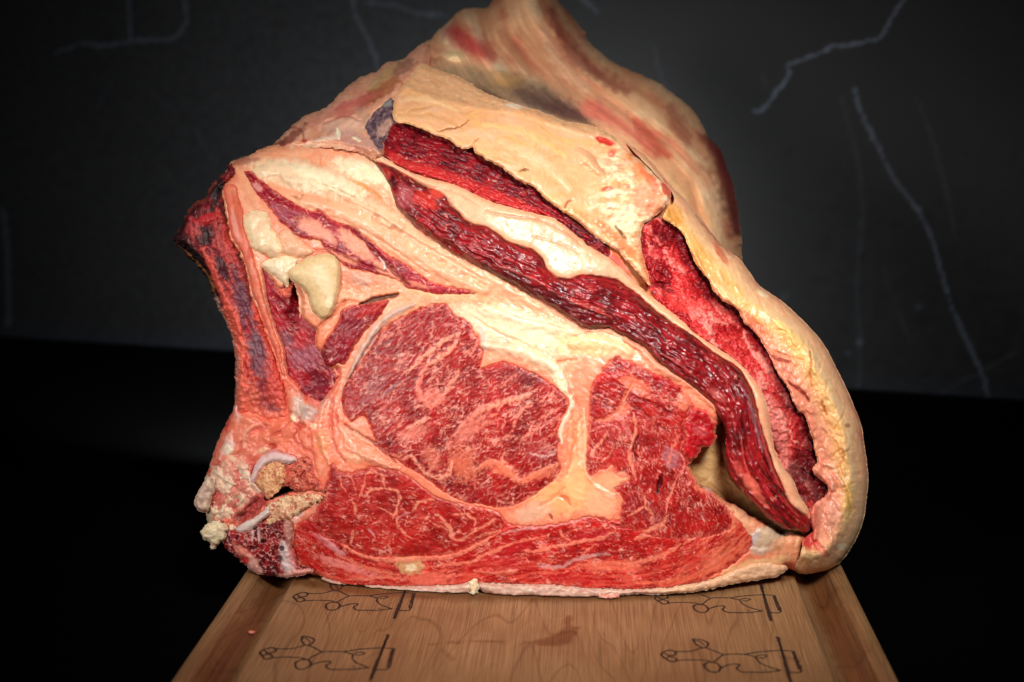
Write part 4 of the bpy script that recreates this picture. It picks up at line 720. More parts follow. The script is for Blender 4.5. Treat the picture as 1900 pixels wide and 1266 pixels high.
# the body of fat that holds the cut face together
BASE = '480,278 520,268 560,262 620,262 686,276 705,300 730,318 760,345 820,400 880,440 960,480 1040,530 1120,560 1180,600 1250,650 1310,700 1340,740 1345,775 1333,790 1326,808 1318,828 1302,829 1288,850 1282,868 1297,898 1318,908 1340,925 1368,940 1390,955 1412,966 1435,978 1450,990 1470,987 1488,990 1500,1000 1494,1022 1486,1046 1476,1058 1462,1056 1443,1070 1385,1076 1314,1090 1219,1099 1100,1104 900,1098 730,1100 640,1086 591,1070 553,1066 527,1070 475,1062 425,1018 400,1000 386,975 382,950 372,925 378,900 391,858 404,820 418,787 430,764 436,745 438,702 436,655 430,622 415,590 400,560 398,520 395,420 405,350 419,320 430,303 445,296 472,285'
def p_base(x, y, sd):
    u, v = rot(x, y, 36)
    c, e = fatty(x, y, u, v, 181, (C(236, 140, 104), C(242, 164, 124), C(246, 188, 146)), C(222, 100, 66), .45, .8, 50)
    low_ = ss(640, 760, y + .25 * (x - 900) * (x < 900)); c = mix(c, C(240, 132, 96), low_ * (.55 + .4 * fbm(x / 22, y / 26, 183, 3)))
    q1 = 1 - np.abs(fbm(x / 26, y / 26, 176, 4, .6)) * 9; c = mix(c, C(206, 60, 48), ss(.3, .9, q1) * low_ * .45 * ss(-.2, .3, fbm(x / 30, y / 30, 177, 2))); q2 = 1 - np.abs(fbm(x / 30 + 9, y / 22, 178, 3, .6)) * 9; c = mix(c, C(246, 190, 158), ss(.4, .9, q2) * low_ * .4)
    cv = CUR['cov']; c = mix(c, C(228, 96, 72), ss(-16, -1, cv + 8 * fbm(x / 12, y / 12, 184, 4)) * .5 * ss(540, 640, y))
    left = ss(620, 540, x) * ss(560, 660, y)
    c2, e2 = fatty(x, y, x, y, 185, (C(226, 96, 74), C(236, 124, 98), C(242, 160, 126)), C(206, 50, 46), .5, 1.2, 26)
    c = mix(c, c2, left); e = e * (1 - left) + e2 * left + left * 1.3 * fbm(x / 22, y / 22, 187, 3)
    blots(x, y, c, e, [(560, 330, 95, 22, 14, CR, .9, .6), (600, 335, 80, 15, 20, CW, .85, .8), (670, 318, 55, 17, 20, CW, .8, .8), (520, 318, 45, 16, 20, C(244, 190, 146), .8), (660, 400, 60, 16, 36, C(244, 196, 152), .5), (760, 440, 90, 16, 38, C(240, 176, 134), .5), (900, 600, 60, 24, 26, CR, .7), (975, 610, 80, 24, 26, CR, .9, .6), (1090, 640, 60, 20, 4, C(244, 206, 150), .85, .8), (1140, 640, 30, 18, 20, C(232, 196, 150), .6),
        (1000, 665, 70, 12, 38, C(248, 216, 176), .7, .6), (1035, 700, 34, 9, 62, CW, .9, 1.8), (930, 650, 40, 14, 30, FP, .5), (840, 545, 80, 12, 6, C(244, 176, 128), .7), (700, 540, 50, 10, 5, C(240, 150, 104), .7), (1080, 715, 20, 50, 6, C(240, 130, 96), .7), (1073, 830, 14, 60, 0, C(244, 156, 106), .7), (1050, 920, 60, 34, -10, C(246, 172, 114), .9), (990, 950, 34, 18, -22, C(222, 170, 140), .8), (1115, 930, 30, 30, 0, C(246, 176, 134), .7),
        (1070, 890, 20, 40, 0, C(250, 190, 130), .6), (1130, 892, 34, 14, -8, C(244, 164, 120), .8), (663, 790, 18, 16, 40, C(240, 150, 118), .8), (610, 800, 30, 60, 10, C(240, 122, 88), .7), (640, 850, 50, 18, 10, C(240, 132, 94), .8), (540, 800, 50, 28, -20, C(242, 130, 98), .7, 1), (455, 800, 22, 40, 15, C(242, 138, 110), .8, 1.5), (425, 830, 8, 16, 20, C(240, 210, 200), .7, 1),
        (555, 755, 12, 26, -8, C(206, 176, 158), .8, .6), (575, 765, 18, 16, 20, C(190, 170, 160), .7, .6), (600, 740, 20, 20, -40, C(206, 160, 150), .5), (620, 720, 9, 24, 15, C(236, 120, 96), .7, 1), (617, 695, 16, 12, 10, C(240, 130, 100), .9, 2.5), (440, 900, 40, 50, 0, C(234, 160, 140), .7, 1.5), (440, 930, 16, 12, 0, C(236, 206, 170), .8, 1.5), (410, 940, 14, 20, 0, C(236, 200, 166), .7, 1.5),
        (405, 905, 9, 30, 15, C(206, 110, 90), .5), (470, 880, 6, 20, 5, C(170, 20, 24), .8, -3), (487, 836, 14, 6, -15, C(246, 190, 150), .8, 1), (515, 800, 14, 12, 0, C(226, 90, 64), .5), (505, 828, 10, 6, 0, C(180, 30, 24), .7, -1.5), (462, 950, 30, 12, -35, C(120, 14, 26), .9, -3), (480, 930, 16, 12, 0, C(150, 30, 40), .7, -2), (530, 910, 40, 6, -24, C(24, 6, 8), .95, -5), (408, 862, 6, 8, 0, C(190, 50, 50), .6),  # among these, the near-black blot paints shade in the bone gap
        (595, 900, 9, 30, -20, C(226, 110, 80), .6), (555, 950, 10, 20, 30, C(236, 206, 190), .6), (590, 940, 8, 20, 40, C(236, 150, 130), .6), (1420, 1000, 44, 24, -10, C(214, 190, 158), .85, 1.5), (1400, 1000, 6, 20, 25, C(196, 176, 180), .8), (1410, 1022, 16, 8, 0, C(236, 206, 186), .7, 1), (1460, 1020, 30, 24, 0, C(236, 160, 116), .7, 1), (1455, 1050, 30, 5, -12, C(214, 84, 56), .7), (1360, 960, 40, 20, 25, C(244, 186, 144), .7, .8), (1360, 1000, 30, 24, -20, C(242, 160, 118), .6),
        (1400, 1050, 60, 12, -12, C(240, 200, 144), .7), (1312, 905, 14, 5, 40, C(206, 180, 176), .6), (640, 530, 60, 22, 10, C(234, 160, 120), .6, -1), (600, 630, 26, 8, -48, C(238, 136, 96), .8, .8), (480, 375, 12, 34, -20, C(242, 166, 128), .8, 1), (500, 470, 12, 12, 0, C(196, 60, 30), .6, -1), (432, 330, 10, 12, 0, C(226, 110, 80), .6), (450, 300, 30, 6, -10, C(170, 90, 80), .6), (460, 470, 8, 14, 0, C(190, 60, 36), .6),
        (520, 405, 22, 50, -38, C(236, 140, 110), .7), (640, 508, 70, 20, 12, C(232, 138, 108), .7), (600, 470, 40, 14, 10, C(228, 120, 96), .6), (560, 440, 14, 30, -30, C(222, 104, 80), .5), (668, 520, 24, 10, 20, C(214, 176, 160), .5, 1), (485, 560, 8, 60, -16, C(236, 130, 100), .7, 1), (505, 600, 8, 30, -18, C(240, 150, 116), .7, 1), (518, 640, 8, 30, -18, C(236, 140, 110), .7, 1)], .5, 12)
    strokes(x, y, c, e, [('765,565 725,584 700,606 680,636 662,668 648,700', 8, C(206, 170, 152), .95, 1.6), ('718,596 700,622 682,655 655,690 637,722 634,755', 3, C(196, 150, 140), .7, .6), ('650,705 668,668 690,632 712,606', 2, C(130, 20, 24), .7, -1.4), ('590,340 620,350 660,370 700,392', 2, C(206, 150, 70), .6, -1), ('655,336 672,344 690,355 705,368', 2.6, C(196, 140, 50), .7, -1.6), ('540,362 556,370 562,362', 2.4, C(170, 80, 50), .7, -1.2),
        ('560,395 620,404 660,420 720,455 790,505', 2, C(220, 130, 96), .5, -.6), ('640,374 690,395 760,440 830,480 900,520', 3, C(226, 140, 104), .5, -.8), ('890,560 930,575 960,590 1010,600 1050,612', 2.5, C(206, 130, 70), .6, -.8), ('880,590 920,615 960,632 1000,650', 2.5, C(214, 140, 80), .5, -.7), ('1035,672 1050,668 1070,668', 2, C(150, 90, 40), .7, -1.2), ('1036,672 1048,690 1057,712 1058,735', 3, C(190, 100, 60), .6, -1.5), ('1058,735 1060,755 1048,780 1040,800 1042,822', 6, C(244, 206, 176), .9, 1.2),
        ('1068,740 1078,770 1068,790', 2, C(206, 90, 60), .5, -.8), ('1055,790 1052,830 1050,860', 3, C(226, 110, 76), .5, -.6), ('1083,760 1086,800 1085,850 1090,880 1110,905 1140,918', 3, C(250, 190, 150), .7, .6), ('1065,620 1100,612 1130,615 1160,630 1185,650', 4, C(206, 150, 120), .6, 1), ('1120,640 1115,655 1125,670', 3, C(220, 170, 130), .5, .6), ('1160,632 1190,650 1220,680 1260,702 1300,730 1328,760', 8, C(240, 156, 126), .8, 2.5), ('1040,920 1050,926 1058,936', 5, C(226, 110, 60), .8, -.6), ('1020,955 1024,964', 3, C(150, 20, 14), .8, -1),
        ('890,604 898,622 900,650', 8, C(222, 190, 180), .6, .5), ('640,788 666,806 695,822 735,858', 3, C(130, 8, 16), .8, -2), ('440,860 450,890 445,920 430,950', 4, C(206, 110, 100), .5, -1), ('495,925 515,915 545,905 575,895', 8, C(24, 6, 8), .9, -5), ('460,945 470,935 480,925', 3, C(60, 10, 16), .8, -2), ('540,470 580,465 640,470 700,490', 3, C(206, 90, 60), .5, -1), ('560,790 545,815 560,830 580,840', 3, C(200, 60, 50), .5, -1), ('420,700 418,760 400,820', 2, C(200, 80, 70), .4),  # near-black stroke paints the shade in the gap between the bones
        ('1482,992 1480,1020 1476,1045', 4, C(246, 190, 140), .7, 1), ('668,566 690,558 712,552 738,547', 5, C(60, 8, 18), .85, -3.5), ('620,566 650,558 668,564', 3, C(206, 110, 80), .6, -1), ('565,620 600,600 625,575 640,560', 4, C(190, 80, 40), .6, -1.5), ('600,690 612,700 600,725 585,745', 3, C(236, 140, 114), .7, 1)], 2.5)
    strokes(x, y, c, e, [('485,318 520,312 560,318 610,330 650,350', 26, CR, .5, 3), ('530,335 580,345 640,360 700,392 740,420', 18, C(244, 214, 176), .5, 2.4), ('640,300 680,312 715,335 735,370', 24, CR, .5, 3), ('560,372 620,385 690,420 760,470 840,515 900,540', 20, C(240, 180, 140), .35, 2.2), ('700,396 770,440 850,490 930,530 1000,570', 14, C(242, 190, 150), .35, 1.6),
        ('900,575 960,590 1020,605 1075,620', 18, C(248, 226, 186), .5, 2.2), ('900,640 950,650 1000,668 1040,690 1055,720', 14, C(246, 214, 180), .5, 2.4), ('1060,640 1100,632 1140,640 1165,655', 16, C(236, 200, 150), .5, 2.0)], 4)
    strokes(x, y, c, e, [('604,742 592,790 600,835 612,862', 5, C(244, 170, 140), .8, 1.2), ('620,735 612,780 622,830 640,858', 4, C(196, 60, 48), .5, -.8), ('590,760 575,800 580,850 590,880', 4, C(206, 76, 60), .55, -1), ('628,760 634,800 660,835 700,860 740,870', 5, C(246, 178, 146), .7, 1), ('560,770 552,800 562,830', 3, C(190, 50, 44), .6, -1), ('540,780 520,800 500,810', 3, C(200, 60, 50), .5, -1),
        ('600,560 590,600 575,640 560,660', 4, C(240, 150, 116), .6, 1), ('640,830 680,846 720,862', 6, C(240, 156, 124), .6, .8), ('500,790 470,800 450,820 440,850', 4, C(206, 84, 70), .6, -1), ('470,790 455,805 452,830', 5, C(246, 176, 150), .6, 1), ('430,800 420,820 408,850', 5, C(244, 200, 186), .6, .8), ('655,800 670,812 690,824', 4, C(246, 186, 156), .6, .5),
        ('1060,760 1066,800 1062,840 1052,880', 4, C(226, 104, 66), .5, -.8), ('1074,790 1076,830 1078,870', 5, C(250, 196, 156), .6, .6), ('1000,940 1020,930 1050,905', 4, C(226, 130, 84), .5, -.6), ('1110,905 1125,915 1140,925', 4, C(250, 206, 170), .6, .5)], 4, .5)
    blots(x, y, c, e, [(545, 776, 9, 5, 60, CW, .7, .6), (582, 792, 7, 5, 0, CW, .6, .6), (424, 834, 7, 9, 10, CW, .7, .8), (432, 852, 5, 6, 0, CW, .6, .6), (555, 790, 12, 10, 0, C(190, 44, 36), .5, -1), (620, 775, 12, 14, 0, C(214, 84, 62), .6), (600, 820, 12, 20, 0, C(240, 150, 96), .7, .8), (660, 850, 20, 9, 10, C(246, 180, 140), .6, .8), (690, 860, 24, 7, 8, C(206, 90, 66), .5), (420, 780, 8, 20, 20, C(214, 70, 56), .5), (442, 760, 6, 20, 0, C(240, 206, 196), .6), (575, 730, 16, 10, -30, C(150, 24, 30), .5, -1)], .7, 8)  # cream-white blots are painted glints; the others are tissue colour
    lf = ss(520, 460, x) * ss(840, 880, y); f1, f2, cid = worley(x / 15 + .5 * fbm(x / 9, y / 9, 189, 3), y / 20 + .5 * fbm(x / 9, y / 9, 190, 3), 189); g = f2 - f1
    c = mix(c, C(182, 60, 54), lf * ss(.16, .0, g) * .8); c = mix(c, C(246, 220, 190), lf * ss(.5, .8, cid) * .8); c = mix(c, C(206, 84, 78), lf * ss(.35, .1, cid) * .7); e = e + lf * (2.2 * ss(0, .7, g) + (cid - .5) * 1.6)
    m = ss(560, 700, x) * ss(640, 500, y); e = e + m * .5 * ridge(u / 70, v / 10, 188, 3)
    return c, e
build('fat_seam', P(BASE), D_FRONT, p_base, M_FAT, -1.5, 3, 20, 3, 14, 30, 30, hide=12, rnd=12, rndw=22, label='body of pinkish fat that binds the muscles of the cut face')

# the tan sheet seen through the open fold at the right
def p_gap(x, y, sd):
    u, v = rot(x, y, 40)
    c, e = fatty(x, y, u, v, 191, (C(176, 126, 76), C(196, 146, 92), C(206, 160, 104)), C(150, 96, 56), .5, 1.2, 40)
    c = mix(c, C(150, 92, 52), ss(.0, .5, fbm(u / 30, v / 8, 193, 4)) * .6); blots(x, y, c, e, [(1310, 860, 18, 40, -10, C(214, 176, 120), .6), (1395, 950, 60, 12, 38, C(140, 90, 50), .6), (1340, 830, 10, 40, 0, C(120, 50, 34), .5)])  # tan mottling, plus dark blots that paint the shade deep in the fold
    return c, e
build('membrane', P('1280,800 1310,740 1350,740 1380,800 1400,880 1450,950 1500,970 1500,1000 1440,1000 1380,975 1320,930 1280,900 1265,860'), D_FRONT, p_gap, M_FAT, -24, 0, 10, 0, 14, 31, 14, hide=16, label='tan membrane deep in the open fold')

# dark dried patch between slab and membrane, then the outer membrane of the upper left
D_MEM = tps([(430,310,84),(480,285,92),(560,240,118),(640,170,160),(700,140,190),(780,90,230),(690,270,78),(735,230,92),(728,190,110),(760,140,150),(600,262,90),(620,215,120),(520,275,92),(680,200,120)])
def p_dark(x, y, sd):
    n = fbm(x / 8, y / 8, 195, 5, .65); c = ramp(.5 + .8 * n, [C(44, 26, 34), C(84, 62, 72), C(120, 94, 98), C(176, 140, 130)]); e = 3.0 * n
    blots(x, y, c, e, [(716, 238, 12, 20, 40, C(196, 150, 134), .8, 1), (716, 190, 12, 8, 0, C(150, 146, 140), .7)])
    return c.astype(F), e.astype(F)
build('dried_patch', P('728,180 735,200 738,232 730,250 712,262 706,280 694,272 684,255 676,235 686,215 700,200 715,185'), D_MEM, p_dark, M_DRY, 1, 3, 10, 5, 9, 32, 20, label='blackish dried patch left of the fat slab')
def p_mem(x, y, sd):
    u, v = rot(x, y, -38)
    c, e = fatty(x, y, u, v, 198, (C(206, 130, 104), C(226, 162, 130), C(236, 190, 156)), C(190, 70, 60), .45, 2.2, 40)
    e = e + 2.5 * fbm(u / 50, v / 16, 199, 4)
    blots(x, y, c, e, [(540, 255, 40, 7, -40, C(120, 40, 44), .7, -1), (515, 270, 16, 8, -30, C(110, 50, 44), .7), (650, 200, 40, 12, -20, C(190, 84, 78), .6), (600, 215, 40, 8, -35, C(226, 150, 130), .6), (710, 165, 40, 14, -30, C(166, 90, 44), .7), (715, 140, 40, 10, -40, C(196, 160, 110), .7), (750, 125, 24, 12, -30, C(150, 100, 84), .7), (640, 235, 40, 16, 0, C(226, 180, 156), .7), (660, 260, 50, 14, 20, C(190, 140, 136), .5),
        (560, 275, 50, 10, -15, C(244, 200, 166), .7, 1), (500, 285, 30, 8, -10, C(240, 170, 140), .6), (460, 300, 20, 6, -10, C(206, 120, 100), .6), (685, 228, 10, 40, -38, C(180, 140, 120), .5), (565, 262, 6, 4, 0, C(170, 50, 30), .8), (528, 284, 5, 8, 0, C(206, 90, 60), .8), (690, 180, 30, 10, -30, C(140, 64, 44), .5), (660, 150, 30, 6, -38, C(206, 150, 120), .6), (665, 185, 40, 8, -20, C(206, 100, 96), .5)], .6, 12)
    strokes(x, y, c, e, [('626,240 629,250 628,256', 5, CW, .9, 2), ('655,256 668,262', 4, CW, .8, 1.5), ('560,300 590,290 630,280 680,284 720,300', 2, C(206, 120, 84), .5, -.8), ('600,230 640,215 670,225', 3, C(170, 80, 74), .5, -1.5), ('585,262 610,256 630,256', 4, C(244, 210, 190), .7, 1), ('530,240 545,236 560,244 565,262', 2.4, C(150, 60, 50), .6, -1)])
    return c, e
build('membrane', P('427,302 443,297 472,285 480,279 504,271 518,257 551,226 575,212 603,200 622,183 641,164 670,143 698,133 717,117 748,110 766,94 790,80 800,110 790,140 760,170 740,200 740,240 720,275 700,300 660,292 600,290 540,296 480,320 440,330'), D_MEM, p_mem, M_FAT, 0, 4, 18, 3, 14, 33, 40, hide=14, rnd=24, rndw=26, label='wrinkled outer membrane of the upper left')

# the rear of the joint, out of focus
REAR = '730,190 745,150 775,110 787,80 801,73 810,59 830,43 839,33 858,19 880,14 902,16 912,3 922,-20 935,-50 1010,-50 1035,0 1052,19 1071,45 1089,62 1087,73 1113,95 1137,114 1168,130 1199,144 1230,158 1261,184 1301,224 1313,253 1334,274 1351,314 1363,357 1370,400 1374,439 1376,482 1372,530 1340,540 1280,480 1200,420 1000,300 800,230'
def p_rear(x, y, sd):
    u, v = flow(x, y, '940,-60 985,50 1070,150 1190,240 1290,340 1350,500')
    v = v + 9 * fbm(x / 140, y / 140, 204, 2); low = fbm(x / 110, y / 110, 205, 3); st = fbm(u / 260, v / 30, 206, 3, .45)
    c = ramp(.5 + .5 * low + .5 * st, [C(218, 140, 106), C(234, 166, 122), C(240, 186, 140), C(246, 214, 174)])
    c = mix(c, C(214, 104, 84), ss(.2, .6, fbm(u / 200, v / 24, 207, 3, .45)) * .5)
    e = 9 * low + 5 * st + 12 * ss(70, 0, np.abs(v + 45)) - 7 * ss(46, 0, np.abs(v - 55))
    c = c.astype(F); e = e.astype(F)
    blots(x, y, c, e, [(860, 75, 50, 16, 30, C(206, 84, 80), .7), (846, 58, 14, 6, 20, C(170, 10, 14), .8), (895, 100, 22, 20, 0, C(220, 90, 80), .6), (805, 100, 30, 14, 0, C(196, 120, 104), .5), (843, 105, 18, 10, 5, C(236, 200, 150), .9, 3), (812, 112, 14, 5, 0, C(150, 60, 40), .7), (935, 26, 8, 12, 0, C(190, 60, 50), .5), (962, 72, 10, 14, 0, C(196, 80, 70), .6), (950, 112, 18, 7, 40, C(206, 80, 70), .6),
        (880, 150, 90, 26, 14, C(178, 148, 112), .85), (960, 155, 40, 20, 10, C(206, 156, 100), .5), (1000, 175, 60, 26, 14, C(166, 134, 110), .85), (1050, 205, 50, 16, 22, C(130, 92, 84), .8), (990, 195, 40, 10, 20, C(110, 70, 64), .7), (1060, 178, 36, 16, 0, C(206, 160, 120), .5), (1100, 200, 26, 16, 10, C(232, 130, 110), .7), (1130, 225, 50, 12, 30, C(232, 136, 116), .6), (1160, 240, 60, 5, 36, C(200, 80, 70), .5),
        (1080, 105, 70, 7, 46, C(150, 64, 54), .7), (1170, 160, 60, 5, 34, C(196, 110, 80), .5), (1190, 235, 50, 7, 44, C(214, 90, 70), .6), (1262, 244, 12, 26, -25, C(190, 110, 84), .7), (1270, 215, 20, 30, -40, C(240, 206, 158), .6), (1340, 300, 9, 34, -20, C(110, 20, 26), .9, -2), (1347, 345, 7, 40, -12, C(150, 50, 50), .7), (1362, 390, 8, 40, -5, C(190, 110, 90), .7), (1350, 425, 9, 22, -20, C(180, 50, 44), .8), (1310, 262, 8, 20, -35, C(140, 30, 34), .7),
        (1290, 400, 26, 60, -30, C(244, 186, 120), .6), (1240, 330, 30, 60, -40, C(240, 180, 124), .5), (760, 160, 20, 30, 20, C(110, 76, 60), .6)], .55, 26, .6, .6)
    strokes(x, y, c, e, [('1318,258 1338,290 1352,335 1362,385 1368,430', 20, C(116, 24, 28), .9, -2), ('1025,20 1050,75 1085,120 1130,150 1165,168', 15, C(156, 66, 56), .7, -3), ('1180,225 1200,250 1222,275 1240,290', 13, C(206, 78, 62), .75, -1), ('1245,200 1262,235 1275,265', 14, C(176, 96, 76), .6), ('1090,190 1130,215 1175,245 1215,290', 12, C(222, 104, 88), .6), ('840,50 855,62 880,80 910,105', 20, C(196, 60, 60), .6), ('1010,60 1040,120 1090,165', 14, C(232, 190, 150), .5, 2), ('930,60 960,100 985,140', 12, C(190, 110, 84), .5)], 3, 0, 1.0, 2.2)
    blots(x, y, c, e, [(870, 150, 80, 24, 16, C(160, 130, 98), .9), (960, 165, 60, 24, 14, C(150, 120, 92), .85), (940, 150, 26, 14, 10, C(206, 156, 96), .6), (1010, 188, 60, 20, 18, C(104, 78, 68), .9, -4), (1060, 212, 46, 13, 24, C(96, 64, 60), .85, -3), (905, 175, 50, 10, 24, C(110, 86, 66), .8, -3), (842, 104, 18, 9, 5, C(240, 206, 156), .9, 3), (860, 78, 44, 14, 30, C(196, 70, 70), .6), (1105, 205, 24, 14, 10, C(228, 120, 100), .7)], .4, 16, 1.0, .5)
    return c, e
build('rear_end', P(REAR), D_REAR, p_rear, M_FAT, 0, 4, 30, 4, 40, 34, 60, hide=1e6, rnd=90, rndw=60, cover=False, label='soft pink and yellow fat of the far end rising behind')

# closed core: the sides, underside and back of the joint behind the modelled surface
def core(name, poly, y0, y1, shrink0, shrink1, mat, colr):
    p = smooth(P(poly), 1); c = p.mean(0); rings = []; K = 12
    for k in range(K):
        t = k / (K - 1); s = shrink0 + (shrink1 - shrink0) * (t ** 2.2)
        q = c + (p - c) * s; Y = (y0 + (y1 - y0) * t) if not callable(y0) else y0(p[:, 0], p[:, 1]) / 1000 * (1 - t) + y1 * t + 0.018
        r = at(q[:, 0], q[:, 1], Y); n = len(p)
        r = r + 0.006 * np.stack([fbm(r[:, 0] * 30, r[:, 1] * 30, 211), 0 * r[:, 0], fbm(r[:, 0] * 30, r[:, 2] * 30, 212)], 1) * (k > 0)
        r[:, 2] = np.maximum(r[:, 2], 0.0018); rings.append(r)
    n = len(p); V = np.vstack(rings + [rings[0].mean(0)[None], rings[-1].mean(0)[None]]); fs = []
    for k in range(K - 1):
        for i in range(n):
            j = (i + 1) % n; fs.append((k * n + i, (k + 1) * n + i, (k + 1) * n + j, k * n + j))
    b = K * n
    tri = []
    for i in range(n):
        j = (i + 1) % n; tri.append((b, i, j, j)); tri.append((b + 1, (K - 1) * n + j, (K - 1) * n + i, (K - 1) * n + i))
    fs = np.array(fs); me = bpy.data.meshes.new(name)
    me.from_pydata((V - RLOC).tolist(), [], fs.tolist() + [t[:3] for t in tri]); me.update()
    for f in me.polygons: f.use_smooth = True
    a = me.color_attributes.new('tint', 'FLOAT_COLOR', 'POINT'); t = .5 + .5 * fbm(V[:, 0] * 40, V[:, 2] * 40 + V[:, 1] * 40, 213)
    c4 = np.ones((len(V), 4), np.float32); c4[:, :3] = ramp(t, colr); a.data.foreach_set('color', c4.ravel())
    me.materials.append(mat); o = bpy.data.objects.new(name, me); scn.collection.objects.link(o); o.parent = root
    return o
FRONT_SIL = '440,310 500,284 560,262 640,250 700,240 740,230 800,190 900,190 1000,215 1100,240 1150,265 1220,330 1280,390 1340,465 1395,520 1445,565 1510,625 1550,700 1580,780 1594,880 1590,960 1560,1020 1500,1048 1440,1052 1380,1062 1300,1080 1200,1090 1050,1095 850,1092 700,1084 600,1060 520,1050 450,1020 420,980 400,930 412,850 430,790 450,740 448,650 425,590 400,530 360,470 345,445 360,400 400,360'
core('outer_fat', FRONT_SIL, lambda a, b: D_FRONT(a, b) + 20, 0.30, 0.985, 0.62, M_FAT, [C(206, 130, 96), C(236, 176, 128), C(240, 196, 150)])
core('outer_fat', REAR, lambda a, b: np.maximum(D_REAR(a, b) + 60, 160), 0.42, 0.93, 0.5, M_FAT, [C(206, 130, 96), C(236, 176, 128), C(240, 196, 150)])

# ------------------------------------------------------------------ cutting board
def tag(o, label, cat, kind=None, group=None):
    o['label'] = label; o['category'] = cat
    if kind: o['kind'] = kind
    if group: o['group'] = group
BL = on_plane(312, 1266); BR_ = on_plane(1672, 1266)
BX0, BX1 = BL[0], BR_[0]; BW = BX1 - BX0
print('board', BX0, BX1, BW, 'cam', CAM)
board = bpy.data.objects.new('cutting_board', None); scn.collection.objects.link(board)
board.location = ((BX0 + BX1) / 2, 0.06, 0)
tag(board, 'pale maple cutting board with juice grooves and burnt cow drawings under the beef', 'cutting board')
BLOC = np.array(board.location)

def wood_mat():
    m = bpy.data.materials.new('maple_wood'); m.use_nodes = True; nt = m.node_tree; N = nt.nodes; L = nt.links
    b = N['Principled BSDF']; tc = N.new('ShaderNodeTexCoord')
    def noise(scale, vec, det=4, dist=0.0, mapping=None):
        n = N.new('ShaderNodeTexNoise'); n.inputs['Scale'].default_value = scale; n.inputs['Detail'].default_value = det; n.inputs['Distortion'].default_value = dist
        if mapping:
            mp = N.new('ShaderNodeMapping'); mp.inputs['Scale'].default_value = mapping; L.new(vec, mp.inputs[0]); vec = mp.outputs[0]
        L.new(vec, n.inputs['Vector']); return n.outputs['Fac']
    def mth(op, a, b_=None):
        n = N.new('ShaderNodeMath'); n.operation = op
        for i, q in enumerate((a, b_)):
            if q is None: continue
            if isinstance(q, (int, float)): n.inputs[i].default_value = q
            else: L.new(q, n.inputs[i])
        return n.outputs[0]
    def mp(v, a, c, d=0, e=1):
        n = N.new('ShaderNodeMapRange'); n.inputs[1].default_value = a; n.inputs[2].default_value = c; n.inputs[3].default_value = d; n.inputs[4].default_value = e; L.new(v, n.inputs[0]); return n.outputs[0]
    def mixc(f, a, c):
        n = N.new('ShaderNodeMix'); n.data_type = 'RGBA'; L.new(f, n.inputs[0])
        for i, q in ((6, a), (7, c)):
            if isinstance(q, tuple): n.inputs[i].default_value = q + (1,)
            else: L.new(q, n.inputs[i])
        return n.outputs[2]
    V = tc.outputs['Object']
    big = noise(1, V, 2, .6, (10, 1.3, 9)); fine = noise(1, V, 5, 0, (1300, 16, 900)); fleck = noise(1, V, 2, 0, (500, 60, 500)); blot = noise(14, V, 3)
    ring = mth('FRACT', mth('ADD', mth('MULTIPLY', big, 22.0), mth('MULTIPLY', blot, .5)))
    line = mp(mth('ABSOLUTE', mth('SUBTRACT', ring, .5)), 0.0, .07, 1, 0)
    grad = mp(ring, 0, 1, 0, 1)
    c1 = tuple(float(q) for q in C(184, 142, 98)); c2 = tuple(float(q) for q in C(152, 112, 72)); c3 = tuple(float(q) for q in C(92, 56, 30))
    col = mixc(mp(blot, .3, .7), c1, c2); col = mixc(mth('MULTIPLY', grad, .35), col, c2); col = mixc(mth('MULTIPLY', line, .45), col, c3)
    col = mixc(mth('MULTIPLY', mp(fine, .40, .68), .6), col, c3); col = mixc(mth('MULTIPLY', mp(fleck, .62, .75), .3), col, c3)
    at_ = N.new('ShaderNodeAttribute'); at_.attribute_name = 'stain_shade'
    st = N.new('ShaderNodeSeparateColor'); L.new(at_.outputs['Color'], st.inputs[0])
    n = N.new('ShaderNodeMix'); n.data_type = 'RGBA'; n.blend_type = 'MULTIPLY'; n.inputs[7].default_value = (.52, .34, .22, 1); L.new(st.outputs[0], n.inputs[0]); L.new(col, n.inputs[6])
    L.new(n.outputs[2], b.inputs['Base Color'])
    L.new(mp(fine, .3, .7, .42, .6), b.inputs['Roughness'])
    bp = N.new('ShaderNodeBump'); bp.inputs['Strength'].default_value = .3; bp.inputs['Distance'].default_value = .0004; L.new(fine, bp.inputs['Height']); L.new(bp.outputs[0], b.inputs['Normal'])
    return m
WOOD = wood_mat()
# cross section across the board (x in m from left edge, z), then swept along y
def prof():
    g = BW * 0.060; hw = BW * 0.030; dep = 0.011; pts = [(0.0, -0.034), (0.0, -0.003), (0.001, -0.001), (0.003, 0.0)]
    def groove(c): return [(c + hw * math.sin(math.pi / 2 * t), -dep * math.cos(math.pi / 2 * t) ** 1.6 if abs(t) < 1 else 0.0) for t in np.linspace(-1, 1, 25)]
    pts += groove(g)
    pts += [(x_, 0.0) for x_ in np.linspace(g + hw, BW - g - hw, 200)[1:-1]]
    pts += groove(BW - g)
    pts += [(BW - .003, 0), (BW - .001, -.001), (BW, -.003), (BW, -.034)]
    return np.array(pts)
pr = prof(); ysl = np.linspace(-0.30, 0.42, 240); n = len(pr); K = len(ysl)
V = np.zeros((K, n, 3)); V[:, :, 0] = BX0 + pr[None, :, 0]; V[:, :, 2] = pr[None, :, 1]; V[:, :, 1] = ysl[:, None]
V = V.reshape(-1, 3); ii, jj = np.meshgrid(np.arange(K - 1), np.arange(n - 1), indexing='ij'); a = (ii * n + jj).ravel()
q = np.stack([a, a + 1, a + n + 1, a + n], 1)
bot = np.arange(K - 1) * n; q2 = np.stack([bot + n, bot + 2 * n - 1, bot + n - 1, bot], 1)
bo = mesh_obj('board_body', V - BLOC, np.vstack([q, q2]), WOOD, None, board, True)
